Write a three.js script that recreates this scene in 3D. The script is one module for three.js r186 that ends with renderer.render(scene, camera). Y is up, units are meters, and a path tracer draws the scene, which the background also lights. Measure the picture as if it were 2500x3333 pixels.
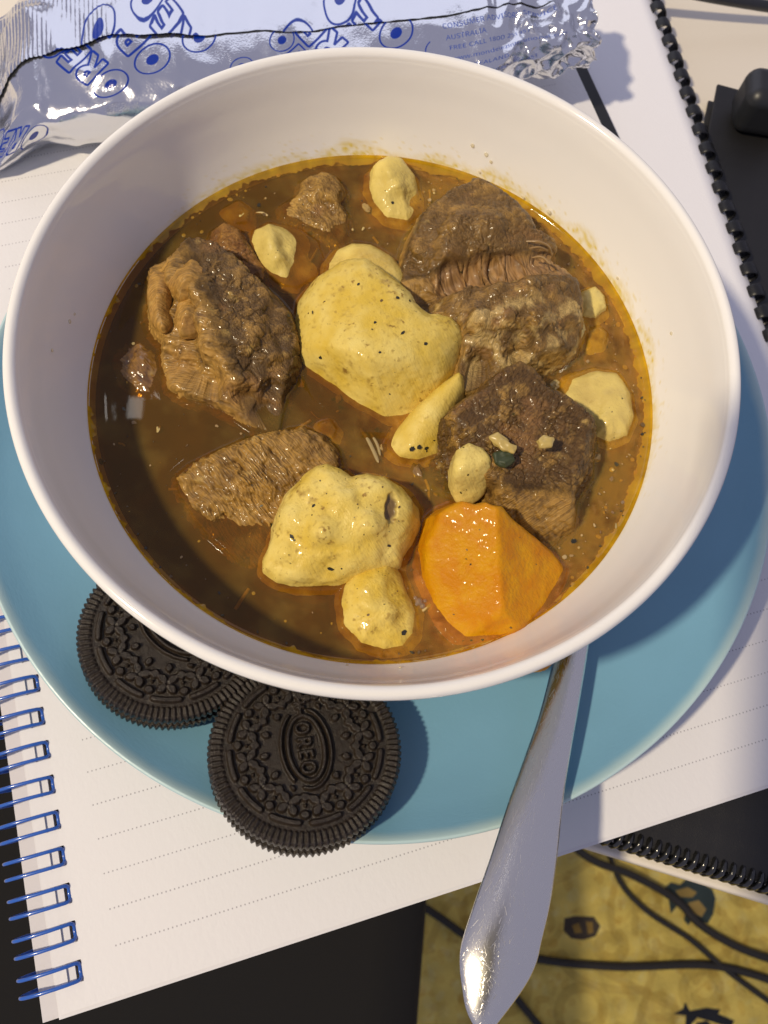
import * as THREE from 'three';
import { mergeVertices, mergeGeometries } from 'three/addons/utils/BufferGeometryUtils.js';
import { ImprovedNoise } from 'three/addons/math/ImprovedNoise.js';
import { RoundedBoxGeometry } from 'three/addons/geometries/RoundedBoxGeometry.js';
import { RectAreaLightUniformsLib } from 'three/addons/lights/RectAreaLightUniformsLib.js';

// ---------------------------------------------------------------- camera, light, exposure
// Lengths below are in millimetres around the axis of the bowl (y = 0 is the notebook page); U turns them into metres.
const U = 0.001;
const scene = new THREE.Scene();
const CAM = new THREE.Vector3(-34.02, 211.11, 87.75);
const RIGHT = new THREE.Vector3(0.9598, 0.0607, 0.2742), DOWN = new THREE.Vector3(-0.2413, -0.3214, 0.9157), FWD = new THREE.Vector3(0.1437, -0.945, -0.2938);
const camera = new THREE.PerspectiveCamera(65.73, 768 / 1024, 0.01, 20);
camera.position.copy(CAM).multiplyScalar(U);
{
  const m = new THREE.Matrix4().makeBasis(RIGHT, DOWN.clone().negate(), FWD.clone().negate());
  camera.quaternion.setFromRotationMatrix(m);
}
camera.focus = 0.178;
camera.userData.fStop = 26;
const renderer = new THREE.WebGLRenderer({ antialias: true });
renderer.setSize(768, 1024);
renderer.toneMapping = THREE.LinearToneMapping;
renderer.toneMappingExposure = 1;
renderer.shadowMap.enabled = true;
scene.background = new THREE.Color().setRGB(0.276, 0.276, 0.38);   // the dim room around the desk
RectAreaLightUniformsLib.init();
const KEY = new THREE.Vector3(-930, 1310, 108);
const key = new THREE.PointLight(new THREE.Color().setRGB(1.0, 0.85, 0.60), 6.9);
key.position.copy(KEY).multiplyScalar(U); key.castShadow = true; key.shadow.radius = 2.1; key.shadow.mapSize.set(2048, 2048);
key.shadow.camera.near = 0.1; key.shadow.camera.far = 4; key.shadow.bias = -0.0004;
scene.add(key);
const SCREEN = new THREE.Vector3(40, 250, -480), SCREENTO = new THREE.Vector3(0, 30, 60);
const screenLight = new THREE.RectAreaLight(new THREE.Color().setRGB(0.80, 0.82, 1.0), 0.62, 0.56, 0.32);
scene.add(screenLight);
{ const d = SCREENTO.clone().sub(SCREEN).normalize(); screenLight.position.copy(SCREEN).addScaledVector(d, 3).multiplyScalar(U); screenLight.lookAt(SCREENTO.clone().multiplyScalar(U)); }
const CEIL = new THREE.Vector3(-262, 1530, -820);
const ceilingLight = new THREE.RectAreaLight(new THREE.Color().setRGB(1, 0.95, 0.9), 5.2, 0.034, 0.053);
const stripLight = new THREE.RectAreaLight(new THREE.Color().setRGB(1, 0.97, 0.92), 13, 0.006, 0.042);
for (const [l, dx, dz, t] of [[ceilingLight, 0, 0, -0.28], [stripLight, -46, -2, -0.12]]) { l.position.set((CEIL.x + dx) * U, CEIL.y * U, (CEIL.z + dz) * U); l.rotation.set(-Math.PI / 2, 0, t); scene.add(l); }

// ---------------------------------------------------------------- helpers
const px = (u, v, h) => {   // a pixel of the photograph and the height of the thing it touches -> millimetres
  const d = RIGHT.clone().multiplyScalar((u - 1250) / 2580).addScaledVector(DOWN, (v - 1666.5) / 2580).add(FWD);
  return d.multiplyScalar((h - CAM.y) / d.y).add(CAM);
};
const PN = new ImprovedNoise();
const noise = (x, y, z) => PN.noise(x, y, z);
const fbm = (x, y, z, o = 4) => { let s = 0, a = 0.5; for (let i = 0; i < o; i++) { s += a * PN.noise(x, y, z); x = x * 2.03 + 7.1; y = y * 2.03 + 3.7; z = z * 2.03 + 5.3; a *= 0.5; } return s; };
const hash = (x, y, z) => { const s = Math.sin(x * 127.1 + y * 311.7 + z * 74.7) * 43758.5453; return s - Math.floor(s); };
function worley(x, y, z) {   // [nearest, second nearest, cell value]
  const X = Math.floor(x), Y = Math.floor(y), Z = Math.floor(z); let a = 9, b = 9, id = 0;
  for (let i = -1; i < 2; i++) for (let j = -1; j < 2; j++) for (let k = -1; k < 2; k++) {
    const cx = X + i, cy = Y + j, cz = Z + k;
    const dx = cx + hash(cx, cy, cz) - x, dy = cy + hash(cx + 31, cy + 17, cz) - y, dz = cz + hash(cx, cy + 53, cz + 29) - z, d = dx * dx + dy * dy + dz * dz;
    if (d < a) { b = a; a = d; id = hash(cx + 7, cy + 3, cz + 11); } else if (d < b) b = d;
  }
  return [Math.sqrt(a), Math.sqrt(b), id];
}
const clamp = (x, a = 0, b = 1) => Math.min(b, Math.max(a, x));
const smooth = (a, b, x) => { const t = clamp((x - a) / (b - a)); return t * t * (3 - 2 * t); };
const lerp = (a, b, t) => a + (b - a) * t;
const mix3 = (a, b, t) => [lerp(a[0], b[0], t), lerp(a[1], b[1], t), lerp(a[2], b[2], t)];
let seed = 12345;
const rnd = () => { seed = (seed * 1664525 + 1013904223) >>> 0; return seed / 4294967296; };
const rr = (a, b) => a + (b - a) * rnd();
const V = (x, y, z) => new THREE.Vector3(x, y, z);
const C = (r, g, b) => new THREE.Color().setRGB(r, g, b);
const taken = {};
const numbered = (n) => { const k = taken[n] = (taken[n] ?? -1) + 1; return k ? n + '_' + String(k).padStart(3, '0') : n; };
function tag(o, label, category, group, kind) {
  o.name = numbered(o.name); if (label) o.userData.label = label; if (category) o.userData.category = category;
  if (group) o.userData.group = group; if (kind) o.userData.kind = kind; scene.add(o); return o;
}
function mesh(name, geo, mat, parent) {
  const m = new THREE.Mesh(geo, mat); m.name = name; m.castShadow = m.receiveShadow = true; if (parent) parent.add(m); return m;
}
const group = (name) => { const g = new THREE.Group(); g.name = name; return g; };
const mm = (g) => g.scale(U, U, U);
const std = (c, o = {}) => new THREE.MeshStandardMaterial({ color: c, roughness: 0.6, ...o });
const phys = (c, o = {}) => new THREE.MeshPhysicalMaterial({ color: c, roughness: 0.5, ...o });
function gridGeo(nu, nv, f, closeU = false, closeV = false) {   // f(u, v) -> [x, y, z, (r, g, b), (s, t)] in mm
  const pos = [], col = [], uv = [], idx = []; let hasC = false;
  for (let j = 0; j <= nv; j++) for (let i = 0; i <= nu; i++) {
    const r = f(i / nu, j / nv); pos.push(r[0] * U, r[1] * U, r[2] * U);
    if (r[3]) { hasC = true; col.push(...r[3]); } const t = r[4] ?? [i / nu, j / nv]; uv.push(t[0], t[1]);
  }
  for (let j = 0; j < nv; j++) for (let i = 0; i < nu; i++) { const a = j * (nu + 1) + i, b = a + 1, c = a + nu + 1, d = c + 1; idx.push(a, c, b, b, c, d); }
  const g = new THREE.BufferGeometry(); g.setAttribute('position', new THREE.Float32BufferAttribute(pos, 3)); g.setAttribute('uv', new THREE.Float32BufferAttribute(uv, 2));
  if (hasC) g.setAttribute('color', new THREE.Float32BufferAttribute(col, 3));
  g.setIndex(idx); g.computeVertexNormals();
  const n = g.attributes.normal;
  const weld = (a, b) => { const x = n.getX(a) + n.getX(b), y = n.getY(a) + n.getY(b), z = n.getZ(a) + n.getZ(b), l = Math.hypot(x, y, z) || 1; n.setXYZ(a, x / l, y / l, z / l); n.setXYZ(b, x / l, y / l, z / l); };
  if (closeU) for (let j = 0; j <= nv; j++) weld(j * (nu + 1), j * (nu + 1) + nu);
  if (closeV) for (let i = 0; i <= nu; i++) weld(i, nv * (nu + 1) + i);
  return g;
}
function tube(pts, r, seg = 48, rad = 8, closed = false) {
  return mm(new THREE.TubeGeometry(new THREE.CatmullRomCurve3(pts.map((p) => V(...p)), closed, 'centripetal'), seg, r, rad, closed));
}
function dataTex(w, h, f, srgb = false) {
  const d = new Uint8Array(w * h * 4);
  for (let y = 0; y < h; y++) for (let x = 0; x < w; x++) { const c = f(x, y), i = (y * w + x) * 4; d[i] = c[0] * 255; d[i + 1] = c[1] * 255; d[i + 2] = c[2] * 255; d[i + 3] = 255; }
  const t = new THREE.DataTexture(d, w, h); t.magFilter = THREE.LinearFilter; t.minFilter = THREE.LinearFilter; t.wrapS = t.wrapT = THREE.RepeatWrapping;
  if (srgb) t.colorSpace = THREE.SRGBColorSpace; t.needsUpdate = true; return t;
}
function canvas(w, h) { const c = document.createElement('canvas'); c.width = w; c.height = h; return [c, c.getContext('2d')]; }
function tileNoise(n, cell, oct, sx = 1, sy = 1) {   // wrapping noise by blending four shifted copies
  const f = (x, y) => fbm(x / cell * sx, y / cell * sy, 3.3, oct);
  return (x, y) => { const a = x / n, b = y / n; const v = f(x, y) * (1 - a) * (1 - b) + f(x - n, y) * a * (1 - b) + f(x, y - n) * (1 - a) * b + f(x - n, y - n) * a * b; return clamp(0.5 + v * 0.95); };
}
const grainN = tileNoise(256, 9, 4);
const grainTex = dataTex(256, 256, (x, y) => { const v = grainN(x, y); return [v, v, v]; });
const repeatOf = (t, a, b = a) => { const c = t.clone(); c.repeat.set(a, b); c.needsUpdate = true; return c; };

// ---------------------------------------------------------------- rug, desk
const RUGY = -740;
{
  const [c, g] = canvas(2048, 2048);   // 700 x 700 mm of the pattern
  const S = 2048 / 700, O = [-100, -50];
  g.fillStyle = 'rgb(255,228,118)'; g.fillRect(0, 0, 2048, 2048);
  const at = (u, v) => { const p = px(u, v, RUGY); return [(p.x - O[0]) * S, (p.z - O[1]) * S]; };
  for (let i = 0; i < 5200; i++) { g.fillStyle = `rgba(${rnd() < 0.5 ? '206,158,56' : '255,244,182'},${rr(0.08, 0.26)})`; g.beginPath(); g.ellipse(rr(0, 2048), rr(0, 2048), rr(3, 26), rr(3, 18), rr(0, 3), 0, 7); g.fill(); }
  g.lineCap = 'round'; g.lineJoin = 'round';
  const scroll = (u, v, r, tone, w) => { const [x, y] = at(u, v); g.strokeStyle = tone; g.lineWidth = w * S; g.beginPath(); for (let k = 0; k < 40; k++) { const a = k * 0.16 + u, q = r * S * (1 - k * 0.012); g.lineTo(x + Math.cos(a) * q, y + Math.sin(a) * q * 0.9); } g.stroke(); };
  for (const [u, v, r] of [[1985, 3080, 17], [2290, 3220, 24], [1760, 3010, 22], [1640, 3220, 26], [1900, 3290, 30], [2120, 2930, 15], [2460, 3120, 22], [1560, 2960, 20], [2420, 2890, 18], [2150, 3300, 26]]) scroll(u, v, r, 'rgba(170,132,44,0.22)', rr(6, 12));
  for (let i = 0; i < 8; i++) scroll(rr(1400, 2600), rr(2800, 3500), rr(8, 22), 'rgba(196,156,70,0.16)', rr(6, 18));
  g.strokeStyle = 'rgba(180,144,64,0.22)'; g.lineWidth = 8 * S;
  for (let i = 0; i < 12; i++) { const [x, y] = at(rr(1400, 2500), rr(2850, 3333)); g.beginPath(); g.moveTo(x, y); g.bezierCurveTo(x + rr(-150, 150), y + rr(-150, 150), x + rr(-250, 250), y + rr(-200, 200), x + rr(-300, 300), y + rr(-250, 250)); g.stroke(); }
  const poly = (pts, fill) => { g.fillStyle = fill; g.beginPath(); pts.forEach(([u, v], i) => { const q = at(u, v); i ? g.lineTo(...q) : g.moveTo(...q); }); g.closePath(); g.fill(); };
  const leafBlue = 'rgb(60,76,78)';
  poly([[2165, 2890], [2185, 2872], [2215, 2880], [2235, 2862], [2275, 2868], [2320, 2895], [2330, 2925], [2322, 2975], [2305, 3005], [2285, 3000], [2262, 2985], [2240, 3012], [2228, 2995], [2232, 2965], [2205, 2950], [2185, 2975], [2178, 2930]], leafBlue);
  poly([[2200, 2900], [2240, 2888], [2270, 2905], [2255, 2922], [2215, 2920]], 'rgb(176,150,84)');
  poly([[2240, 2940], [2275, 2930], [2300, 2960], [2285, 2985], [2262, 2975]], 'rgb(186,158,92)');
  poly([[1838, 2990], [1870, 2982], [1935, 2985], [1955, 3015], [1940, 3048], [1900, 3060], [1860, 3055], [1835, 3030]], 'rgb(84,74,62)');
  poly([[1862, 3012], [1885, 3005], [1895, 3035], [1872, 3040]], 'rgb(168,136,66)');
  poly([[1908, 3000], [1930, 3002], [1932, 3036], [1915, 3042]], 'rgb(168,136,66)');
  poly([[2190, 3300], [2222, 3284], [2230, 3262], [2245, 3290], [2300, 3280], [2345, 3286], [2338, 3300], [2390, 3322], [2380, 3345], [2330, 3330], [2270, 3312], [2245, 3340], [2228, 3360], [2232, 3305]], 'rgb(34,38,48)');
  poly([[2265, 3330], [2300, 3322], [2330, 3345], [2320, 3380], [2270, 3380]], 'rgb(40,44,50)');
  const t = new THREE.CanvasTexture(c); t.colorSpace = THREE.SRGBColorSpace; t.magFilter = THREE.LinearFilter; t.wrapS = t.wrapT = THREE.MirroredRepeatWrapping; t.flipY = false;
  const W = 2400;
  const geo = gridGeo(80, 80, (u, v) => { const x = (u - 0.5) * W + 200, z = (v - 0.5) * W + 300; return [x, RUGY + noise(x / 90, 0, z / 90) * 3, z, null, [(x - O[0]) / 700, (z - O[1]) / 700]]; });
  const rug = mesh('rug', geo, std(C(1, 1, 1), { map: t, roughness: 0.95, bumpMap: repeatOf(grainTex, 24), bumpScale: 0.004 }));
  tag(rug, 'yellow ochre patterned rug with dark blue leaf motifs on the floor', 'rug', null, 'structure');
}
const E1 = V(0.866, 0, 0.5), E2 = V(-0.5, 0, 0.866);   // along the desk's front edge, and from the desk towards the viewer
{
  const desk = group('desk');
  const a = px(1930, 2770, -22), b = px(2500, 2944, -22);
  const dir = b.clone().sub(a).setY(0).normalize(); E1.copy(dir); E2.set(-dir.z, 0, dir.x);
  const geo = mm(new RoundedBoxGeometry(1500, 22, 800, 3, 1.5));
  const top = mesh('desk_top', geo, std(C(0.8, 0.73, 0.62), { roughness: 0.42, bumpMap: repeatOf(grainTex, 30), bumpScale: 0.00005 }), desk);
  const c = a.clone().addScaledVector(E2, -400); c.y = -33;
  top.position.copy(c).multiplyScalar(U); top.rotation.y = -Math.atan2(E1.z, E1.x);
  tag(desk, 'cream desk top with rounded front edge under the notebooks', 'desk', null, 'structure');
}

// ---------------------------------------------------------------- notebooks
const paperBump = repeatOf(grainTex, 6);
function pageShape(w, l, holeX, pitch, n, z0, hw, hl, corner = 1.5) {   // in its own plane: x across, y = along (z)
  const s = new THREE.Shape(); s.moveTo(0, 0); s.lineTo(w, 0); s.lineTo(w, l); s.lineTo(0, l); s.closePath();
  for (let k = 0; k < n; k++) { const y = z0 + k * pitch, h = new THREE.Path(); h.moveTo(holeX, y - hl / 2); h.lineTo(holeX, y + hl / 2); h.lineTo(holeX + hw, y + hl / 2); h.lineTo(holeX + hw, y - hl / 2); h.closePath(); s.holes.push(h); }
  return s;
}
function sheet(shape, th, y, x, z, flipZ = 1) {   // extrude downwards from y
  const g = new THREE.ExtrudeGeometry(shape, { depth: th, bevelEnabled: false }); g.rotateX(Math.PI / 2); g.translate(x, y, z); return mm(g);
}
const PITCH = 8.4667;
{
  const nb = group('spiral_notebook');
  const X0 = -106.3, Z0 = 119.4 - 297, W = 216, L = 297, n = 33, zh = 109.7 + 2 - Z0 - (n - 1) * PITCH;
  const [c, g] = canvas(2048, 2048); g.fillStyle = 'rgb(240,238,240)'; g.fillRect(0, 0, 2048, 2048);
  const sx = 2048 / W, sy = 2048 / L;
  g.fillStyle = 'rgb(150,146,152)';
  for (let k = 0; k < 34; k++) { const z = 108.9 - 8 * k - Z0; for (let x = -91.9; x < 100; x += 1.02) { g.beginPath(); g.ellipse((x - X0) * sx, z * sy, 0.155 * sx, 0.155 * sy, 0, 0, 7); g.fill(); } }
  const t = new THREE.CanvasTexture(c); t.colorSpace = THREE.SRGBColorSpace; t.magFilter = THREE.LinearFilter; t.flipY = false;
  const paper = std(C(0.9, 0.9, 0.9), { map: t, roughness: 0.8, bumpMap: paperBump, bumpScale: 0.00006 });
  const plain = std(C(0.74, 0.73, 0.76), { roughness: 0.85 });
  const top = sheet(pageShape(W, L, 2.7, PITCH, n, zh, 3.5, 4.6), 0.25, 0, X0, Z0);
  { const p = top.attributes.position, uv = top.attributes.uv; for (let i = 0; i < p.count; i++) uv.setXY(i, (p.getX(i) / U - X0) / W, (p.getZ(i) / U - Z0) / L); }
  mesh('page', top, paper, nb).userData.label = 'top page with dotted ruled lines';
  const shadedSheets = std(C(0.66, 0.64, 0.67), { roughness: 0.9 });  // lower sheets greyed: the shade of the fanned stack is put into their colour
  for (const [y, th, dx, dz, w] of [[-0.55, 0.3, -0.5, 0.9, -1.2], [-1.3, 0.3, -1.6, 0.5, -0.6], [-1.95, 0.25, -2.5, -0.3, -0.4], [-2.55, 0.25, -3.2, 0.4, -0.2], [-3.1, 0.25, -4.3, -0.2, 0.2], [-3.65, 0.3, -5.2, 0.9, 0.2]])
    mesh('page', sheet(pageShape(W + w, L, 4.6 - dx * 0.9, PITCH, n, zh - dz - 0.25, 1.6 - dx * 0.1, 4.4), th, y, X0 + dx, Z0 + dz), y < -1 ? shadedSheets : plain, nb);
  mesh('back_cover', sheet(pageShape(W + 11.4, L + 0.4, 7, PITCH, n, zh, 2.9, 4.1), 1.2, -4.2, X0 - 4.4, Z0 + 0.3), std(C(0.012, 0.012, 0.014), { roughness: 0.5 }), nb);
  // twin loop wires
  const wm = phys(C(0.02, 0.11, 0.5), { roughness: 0.28, clearcoat: 0.8, clearcoatRoughness: 0.12 });
  const prong = (s) => [[5.3, -0.5, 0], [5.45, -0.2, s * 1.1], [5.2, 0.55, s * 1.75], [3.6, 1.6, s * 1.85], [0.2, 2.25, s * 1.85], [-4.6, 1.9, s * 1.85], [-8.0, 0.2, s * 1.85], [-8.8, -2.6, s * 1.85], [-6.6, -5.6, s * 1.8], [-1.0, -6.6, s * 1.7], [3.0, -5.8, s * 1.6]];
  const A = prong(-1), B = prong(1);
  const hp = [...A.slice().reverse(), ...B.slice(1)].filter((p, i, a) => !(i && Math.hypot(p[0] - a[i - 1][0], p[1] - a[i - 1][1], p[2] - a[i - 1][2]) < 0.25));
  const wg = tube(hp, 0.44, 110, 9);
  for (let k = 0; k < n; k++) { const w = mesh('wire_loop', wg, wm, nb); w.position.set((X0 + 0.4 + rr(-0.1, 0.1)) * U, 0, (Z0 + zh + k * PITCH) * U); w.rotation.y = rr(-0.02, 0.02); }
  tag(nb, 'white ruled spiral notebook with blue wire binding under the blue plate', 'notebook');
}
{
  const nb = group('spiral_notebook');
  const a = px(2133, 0, -7), b = px(2411, 800, -7), d = b.clone().sub(a).setY(0).normalize();   // its bound edge
  const ang = Math.atan2(d.x, d.z);
  const n = 34, L = 297, W = 190;
  const pm = std(C(0.86, 0.85, 0.88), { roughness: 0.8, bumpMap: paperBump, bumpScale: 0.00006 });
  const bent = (y0, dx, dz) => { const f = (x) => -0.062 * Math.pow(Math.max(0, x + 7), 2); const top = gridGeo(60, 8, (u, v) => { const x = -W + dx + (u < 0.2 ? u * 5 * (W - 9) : W - 9 + (u - 0.2) / 0.8 * 9); return [x, y0 + f(x), (v - 0.5) * L + dz, null, [x / 100, v * 3]]; }); const low = gridGeo(60, 8, (u, v) => { const x = -W + dx + (u < 0.2 ? u * 5 * (W - 9) : W - 9 + (u - 0.2) / 0.8 * 9); return [x, y0 - 0.25 + f(x), (v - 0.5) * L + dz, null, [x / 100, v * 3]]; }); return mergeGeometries([top, low]); };
  mesh('page', bent(0, 0, 0), pm, nb); mesh('page', bent(-0.7, 0.35, 0.5), pm, nb); mesh('page', bent(-1.5, 0.6, -0.4), pm, nb); mesh('page', bent(-2.3, 0.9, 0.3), pm, nb);
  mesh('back_cover', sheet(pageShape(W - 8, L, 4, PITCH, 1, 8, 1, 1), 1.2, -3.2, -W + 1, -L / 2), std(C(0.6, 0.6, 0.62), { roughness: 0.6 }), nb);
  const wm = phys(C(0.008, 0.008, 0.009), { roughness: 0.4 });
  const path = new THREE.CatmullRomCurve3([[-2.6, -3.4], [-2.7, -1.2], [-1.3, 0.3], [0.8, 0.2], [2.6, -1.4], [3.2, -3.6], [1.8, -5.6], [-1.2, -5.2]].map(([x, y]) => V(x, y, 0)));
  const wg = gridGeo(28, 40, (u, v) => { const p = path.getPoint(v), t = path.getTangent(v), q = u * Math.PI * 2, cz = Math.sign(Math.cos(q)) * Math.pow(Math.abs(Math.cos(q)), 0.5) * 2.35 * (0.8 + 0.2 * Math.sin(v * Math.PI)), cn = Math.sin(q) * 0.45; return [p.x - t.y * cn, p.y + t.x * cn, cz]; }, true);
  for (let k = 0; k < n; k++) { const w = mesh('comb_tooth', wg, wm, nb); w.position.set(rr(-0.15, 0.15) * U, 0, (-L / 2 + 8 + k * PITCH) * U); }
  const c = a.clone().addScaledVector(d, 60); nb.position.set(c.x * U, -6 * U, c.z * U); nb.rotation.y = ang;
  tag(nb, 'white notebook with black comb binding under the foil packet', 'notebook');
}
{
  const nb = group('spiral_notebook');
  const a = px(2099, 2757, -15), c0 = a.clone().addScaledVector(E1, -20);
  const W = 215, L = 272;
  const cover = phys(C(0.011, 0.0105, 0.011), { roughness: 0.5, bumpMap: repeatOf(grainTex, 40), bumpScale: 0.0001 });
  const box = (w, h, l, r) => mm(new RoundedBoxGeometry(w, h, l, 2, r));
  const front = mesh('front_cover', box(W, 1.2, L, 0.5), cover, nb); front.position.set(W / 2 * U, -0.6 * U, (-L / 2) * U);
  const pages = mesh('pages', box(W - 4, 6.2, L - 4, 0.6), std(C(0.7, 0.68, 0.64), { roughness: 0.9 }), nb); pages.position.set(W / 2 * U, -4.4 * U, (-L / 2) * U);
  const back = mesh('back_cover', box(W, 1.2, L, 0.5), cover, nb); back.position.set(W / 2 * U, -8.2 * U, (-L / 2) * U);
  const hel = []; for (let i = 0; i <= 80 * 12; i++) { const t = i / 12 * Math.PI * 2; hel.push([4 + i / 12 * 2.55, -3.4 + Math.sin(t) * 3.9, -0.6 + Math.cos(t) * 2.7]); }
  mesh('coil', tube(hel, 0.85, 80 * 14, 6), phys(C(0.014, 0.014, 0.014), { roughness: 0.22, clearcoat: 0.6, clearcoatRoughness: 0.1 }), nb);
  nb.position.set(c0.x * U, -12.6 * U, (c0.z) * U); nb.rotation.y = -Math.atan2(E1.z, E1.x);
  tag(nb, 'black covered notebook with black coil binding along the desk edge', 'notebook');
}

// ---------------------------------------------------------------- plate and bowl
const lathe = (pts, seg, colorFn, close = true) => {   // pts: [r, y] around the bowl axis
  const n = pts.length - 1;
  return gridGeo(n, seg, (u, v) => { const p = pts[Math.round(u * n)], a = v * Math.PI * 2; const x = Math.cos(a) * p[0], z = Math.sin(a) * p[0]; return [x, p[1], z, colorFn ? colorFn(x, p[1], z, a, Math.round(u * n)) : null, [a * 60 / 200, u]]; }, false, true);
};
function profile(ctrl, n) { const c = new THREE.CatmullRomCurve3(ctrl.map(([r, y]) => V(r, y, 0)), false, 'centripetal'); return c.getPoints(n).map((p) => [Math.max(p.x, 0), p.y]); }
const PX = 2.4, PZ = 2.1, SOUP = 35, SR = 68.7;
{
  const R = 105.7;
  const inner = [[0, 6.6], [30, 6.6], [55, 6.7], [68, 7.1], [80, 8.6], [90, 11.4], [98, 15.2], [102.5, 18.3], [104.3, 19.8]];
  const edge = [[104.9, 20.3], [105.5, 20.2], [105.75, 19.6], [105.3, 18.6]];
  const outer = [[100, 14.2], [92, 9.4], [82, 5.6], [70, 3.0], [62, 2.2], [60.5, 0.4], [58.5, 0.35], [57, 2.2], [30, 2.6], [0, 2.6]];
  const pr = [...profile(inner, 90), ...profile(edge, 10).slice(0), ...profile(outer, 60)];
  const glaze = [0.18, 0.385, 0.54], pale = [0.52, 0.68, 0.68];
  const geo = lathe(pr, 360, (x, y, z, a, i) => {
    const r = Math.hypot(x, z), k = fbm(x / 16, y / 16, z / 16, 3);
    const worn = smooth(102.6 + 0.5 * noise(a * 9, 1, 2) + 0.25 * noise(a * 40, 4, 2), 105.2, r);
    const m = mix3(glaze, pale, worn * 0.85); const s = 1 + k * 0.07; return [m[0] * s, m[1] * s, m[2] * s];
  });
  const p = mesh('dinner_plate', geo, phys(C(1, 1, 1), { vertexColors: true, roughness: 0.34, clearcoat: 0.25, clearcoatRoughness: 0.2, bumpMap: repeatOf(grainTex, 8, 4), bumpScale: 0.00003 }));
  p.position.set(PX * U, 0, PZ * U);
  tag(p, 'round blue ceramic plate with pale worn edge under the stew bowl', 'plate');
}
{
  const inner = [[0, 11.4], [22, 11.6], [42, 14.2], [55, 20], [63.2, 27.6], [68.7, 35], [72.3, 43], [74.6, 51], [75.9, 57.5], [76.5, 60.2]];
  const lip = [[76.6, 60.5], [76.95, 61.6], [77.8, 62.3], [78.8, 62.2], [79.45, 61.3], [79.5, 60.0]];
  const outer = [[79.2, 57.5], [77.4, 50], [74.6, 41], [70.6, 32.5], [64, 23], [54, 14.5], [44.5, 10.2], [42.8, 9.2], [42.4, 7.2], [40.6, 7.0], [39.2, 8.8], [20, 9.2], [0, 9.2]];
  const pr = [...profile(inner, 150), ...profile(lip, 26), ...profile(outer, 70)];
  const white = [0.875, 0.86, 0.835];
  const geo = lathe(pr, 600, (x, y, z, a, i) => {
    if (i > 150) return white;
    const h = y - SOUP; if (h < -2 || h > 12) return white;
    const side = smooth(-0.35, 0.65, Math.cos(a + 0.75));   // splashes reach higher on the far and right wall
    const up = 1.2 + 4.2 * side * (0.55 + 0.9 * noise(a * 5, 2, 7)) + 1.2 * side * noise(a * 17, 9, 1);
    const n = fbm(a * 34, y * 0.8, 4, 4), film = smooth(up + 0.8, up - 0.9, h + n * 2.2);
    const flecks = smooth(0.2, 0.34, fbm(a * 60, y * 1.3, 9, 3)) * smooth(8.5, 3, h) * side;
    const t = clamp(film * (0.22 + 0.6 * smooth(-0.15, 0.3, n)) + flecks * 0.55) * (0.3 + 0.7 * side);
    return mix3(white, [0.70, 0.53, 0.06], t);
  });
  const bowl = mesh('stew_bowl', geo, phys(C(1, 1, 1), { vertexColors: true, roughness: 0.09, ior: 1.5, bumpMap: repeatOf(grainTex, 2, 1), bumpScale: 0.00004 }));
  tag(bowl, 'white ceramic bowl of stew standing on the blue plate', 'bowl');
}

// ---------------------------------------------------------------- pieces of food
const balls = {}, waterline = [];
function ball(detail) {
  if (!balls[detail]) {
    const g = new THREE.IcosahedronGeometry(1, detail); g.deleteAttribute('uv'); g.deleteAttribute('normal');
    balls[detail] = mergeVertices(g, 1e-5);
  }
  return balls[detail];
}
function polySD(P, x, z) {
  let d = 1e9, s = 1;
  for (let i = 0, j = P.length - 1; i < P.length; j = i++) {
    const ex = P[j][0] - P[i][0], ez = P[j][1] - P[i][1], wx = x - P[i][0], wz = z - P[i][1], t = clamp((wx * ex + wz * ez) / (ex * ex + ez * ez || 1)), bx = wx - ex * t, bz = wz - ez * t;
    d = Math.min(d, bx * bx + bz * bz);
    const c1 = z >= P[i][1], c2 = z < P[j][1], c3 = ex * wz > ez * wx; if ((c1 && c2 && c3) || (!c1 && !c2 && !c3)) s = -s;
  }
  return s * Math.sqrt(d);
}
const smax = (a, b, k) => { const h = Math.max(k - Math.abs(a - b), 0) / k; return Math.max(a, b) + h * h * k * 0.25; };
const smin = (a, b, k) => -smax(-a, -b, k);
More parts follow.
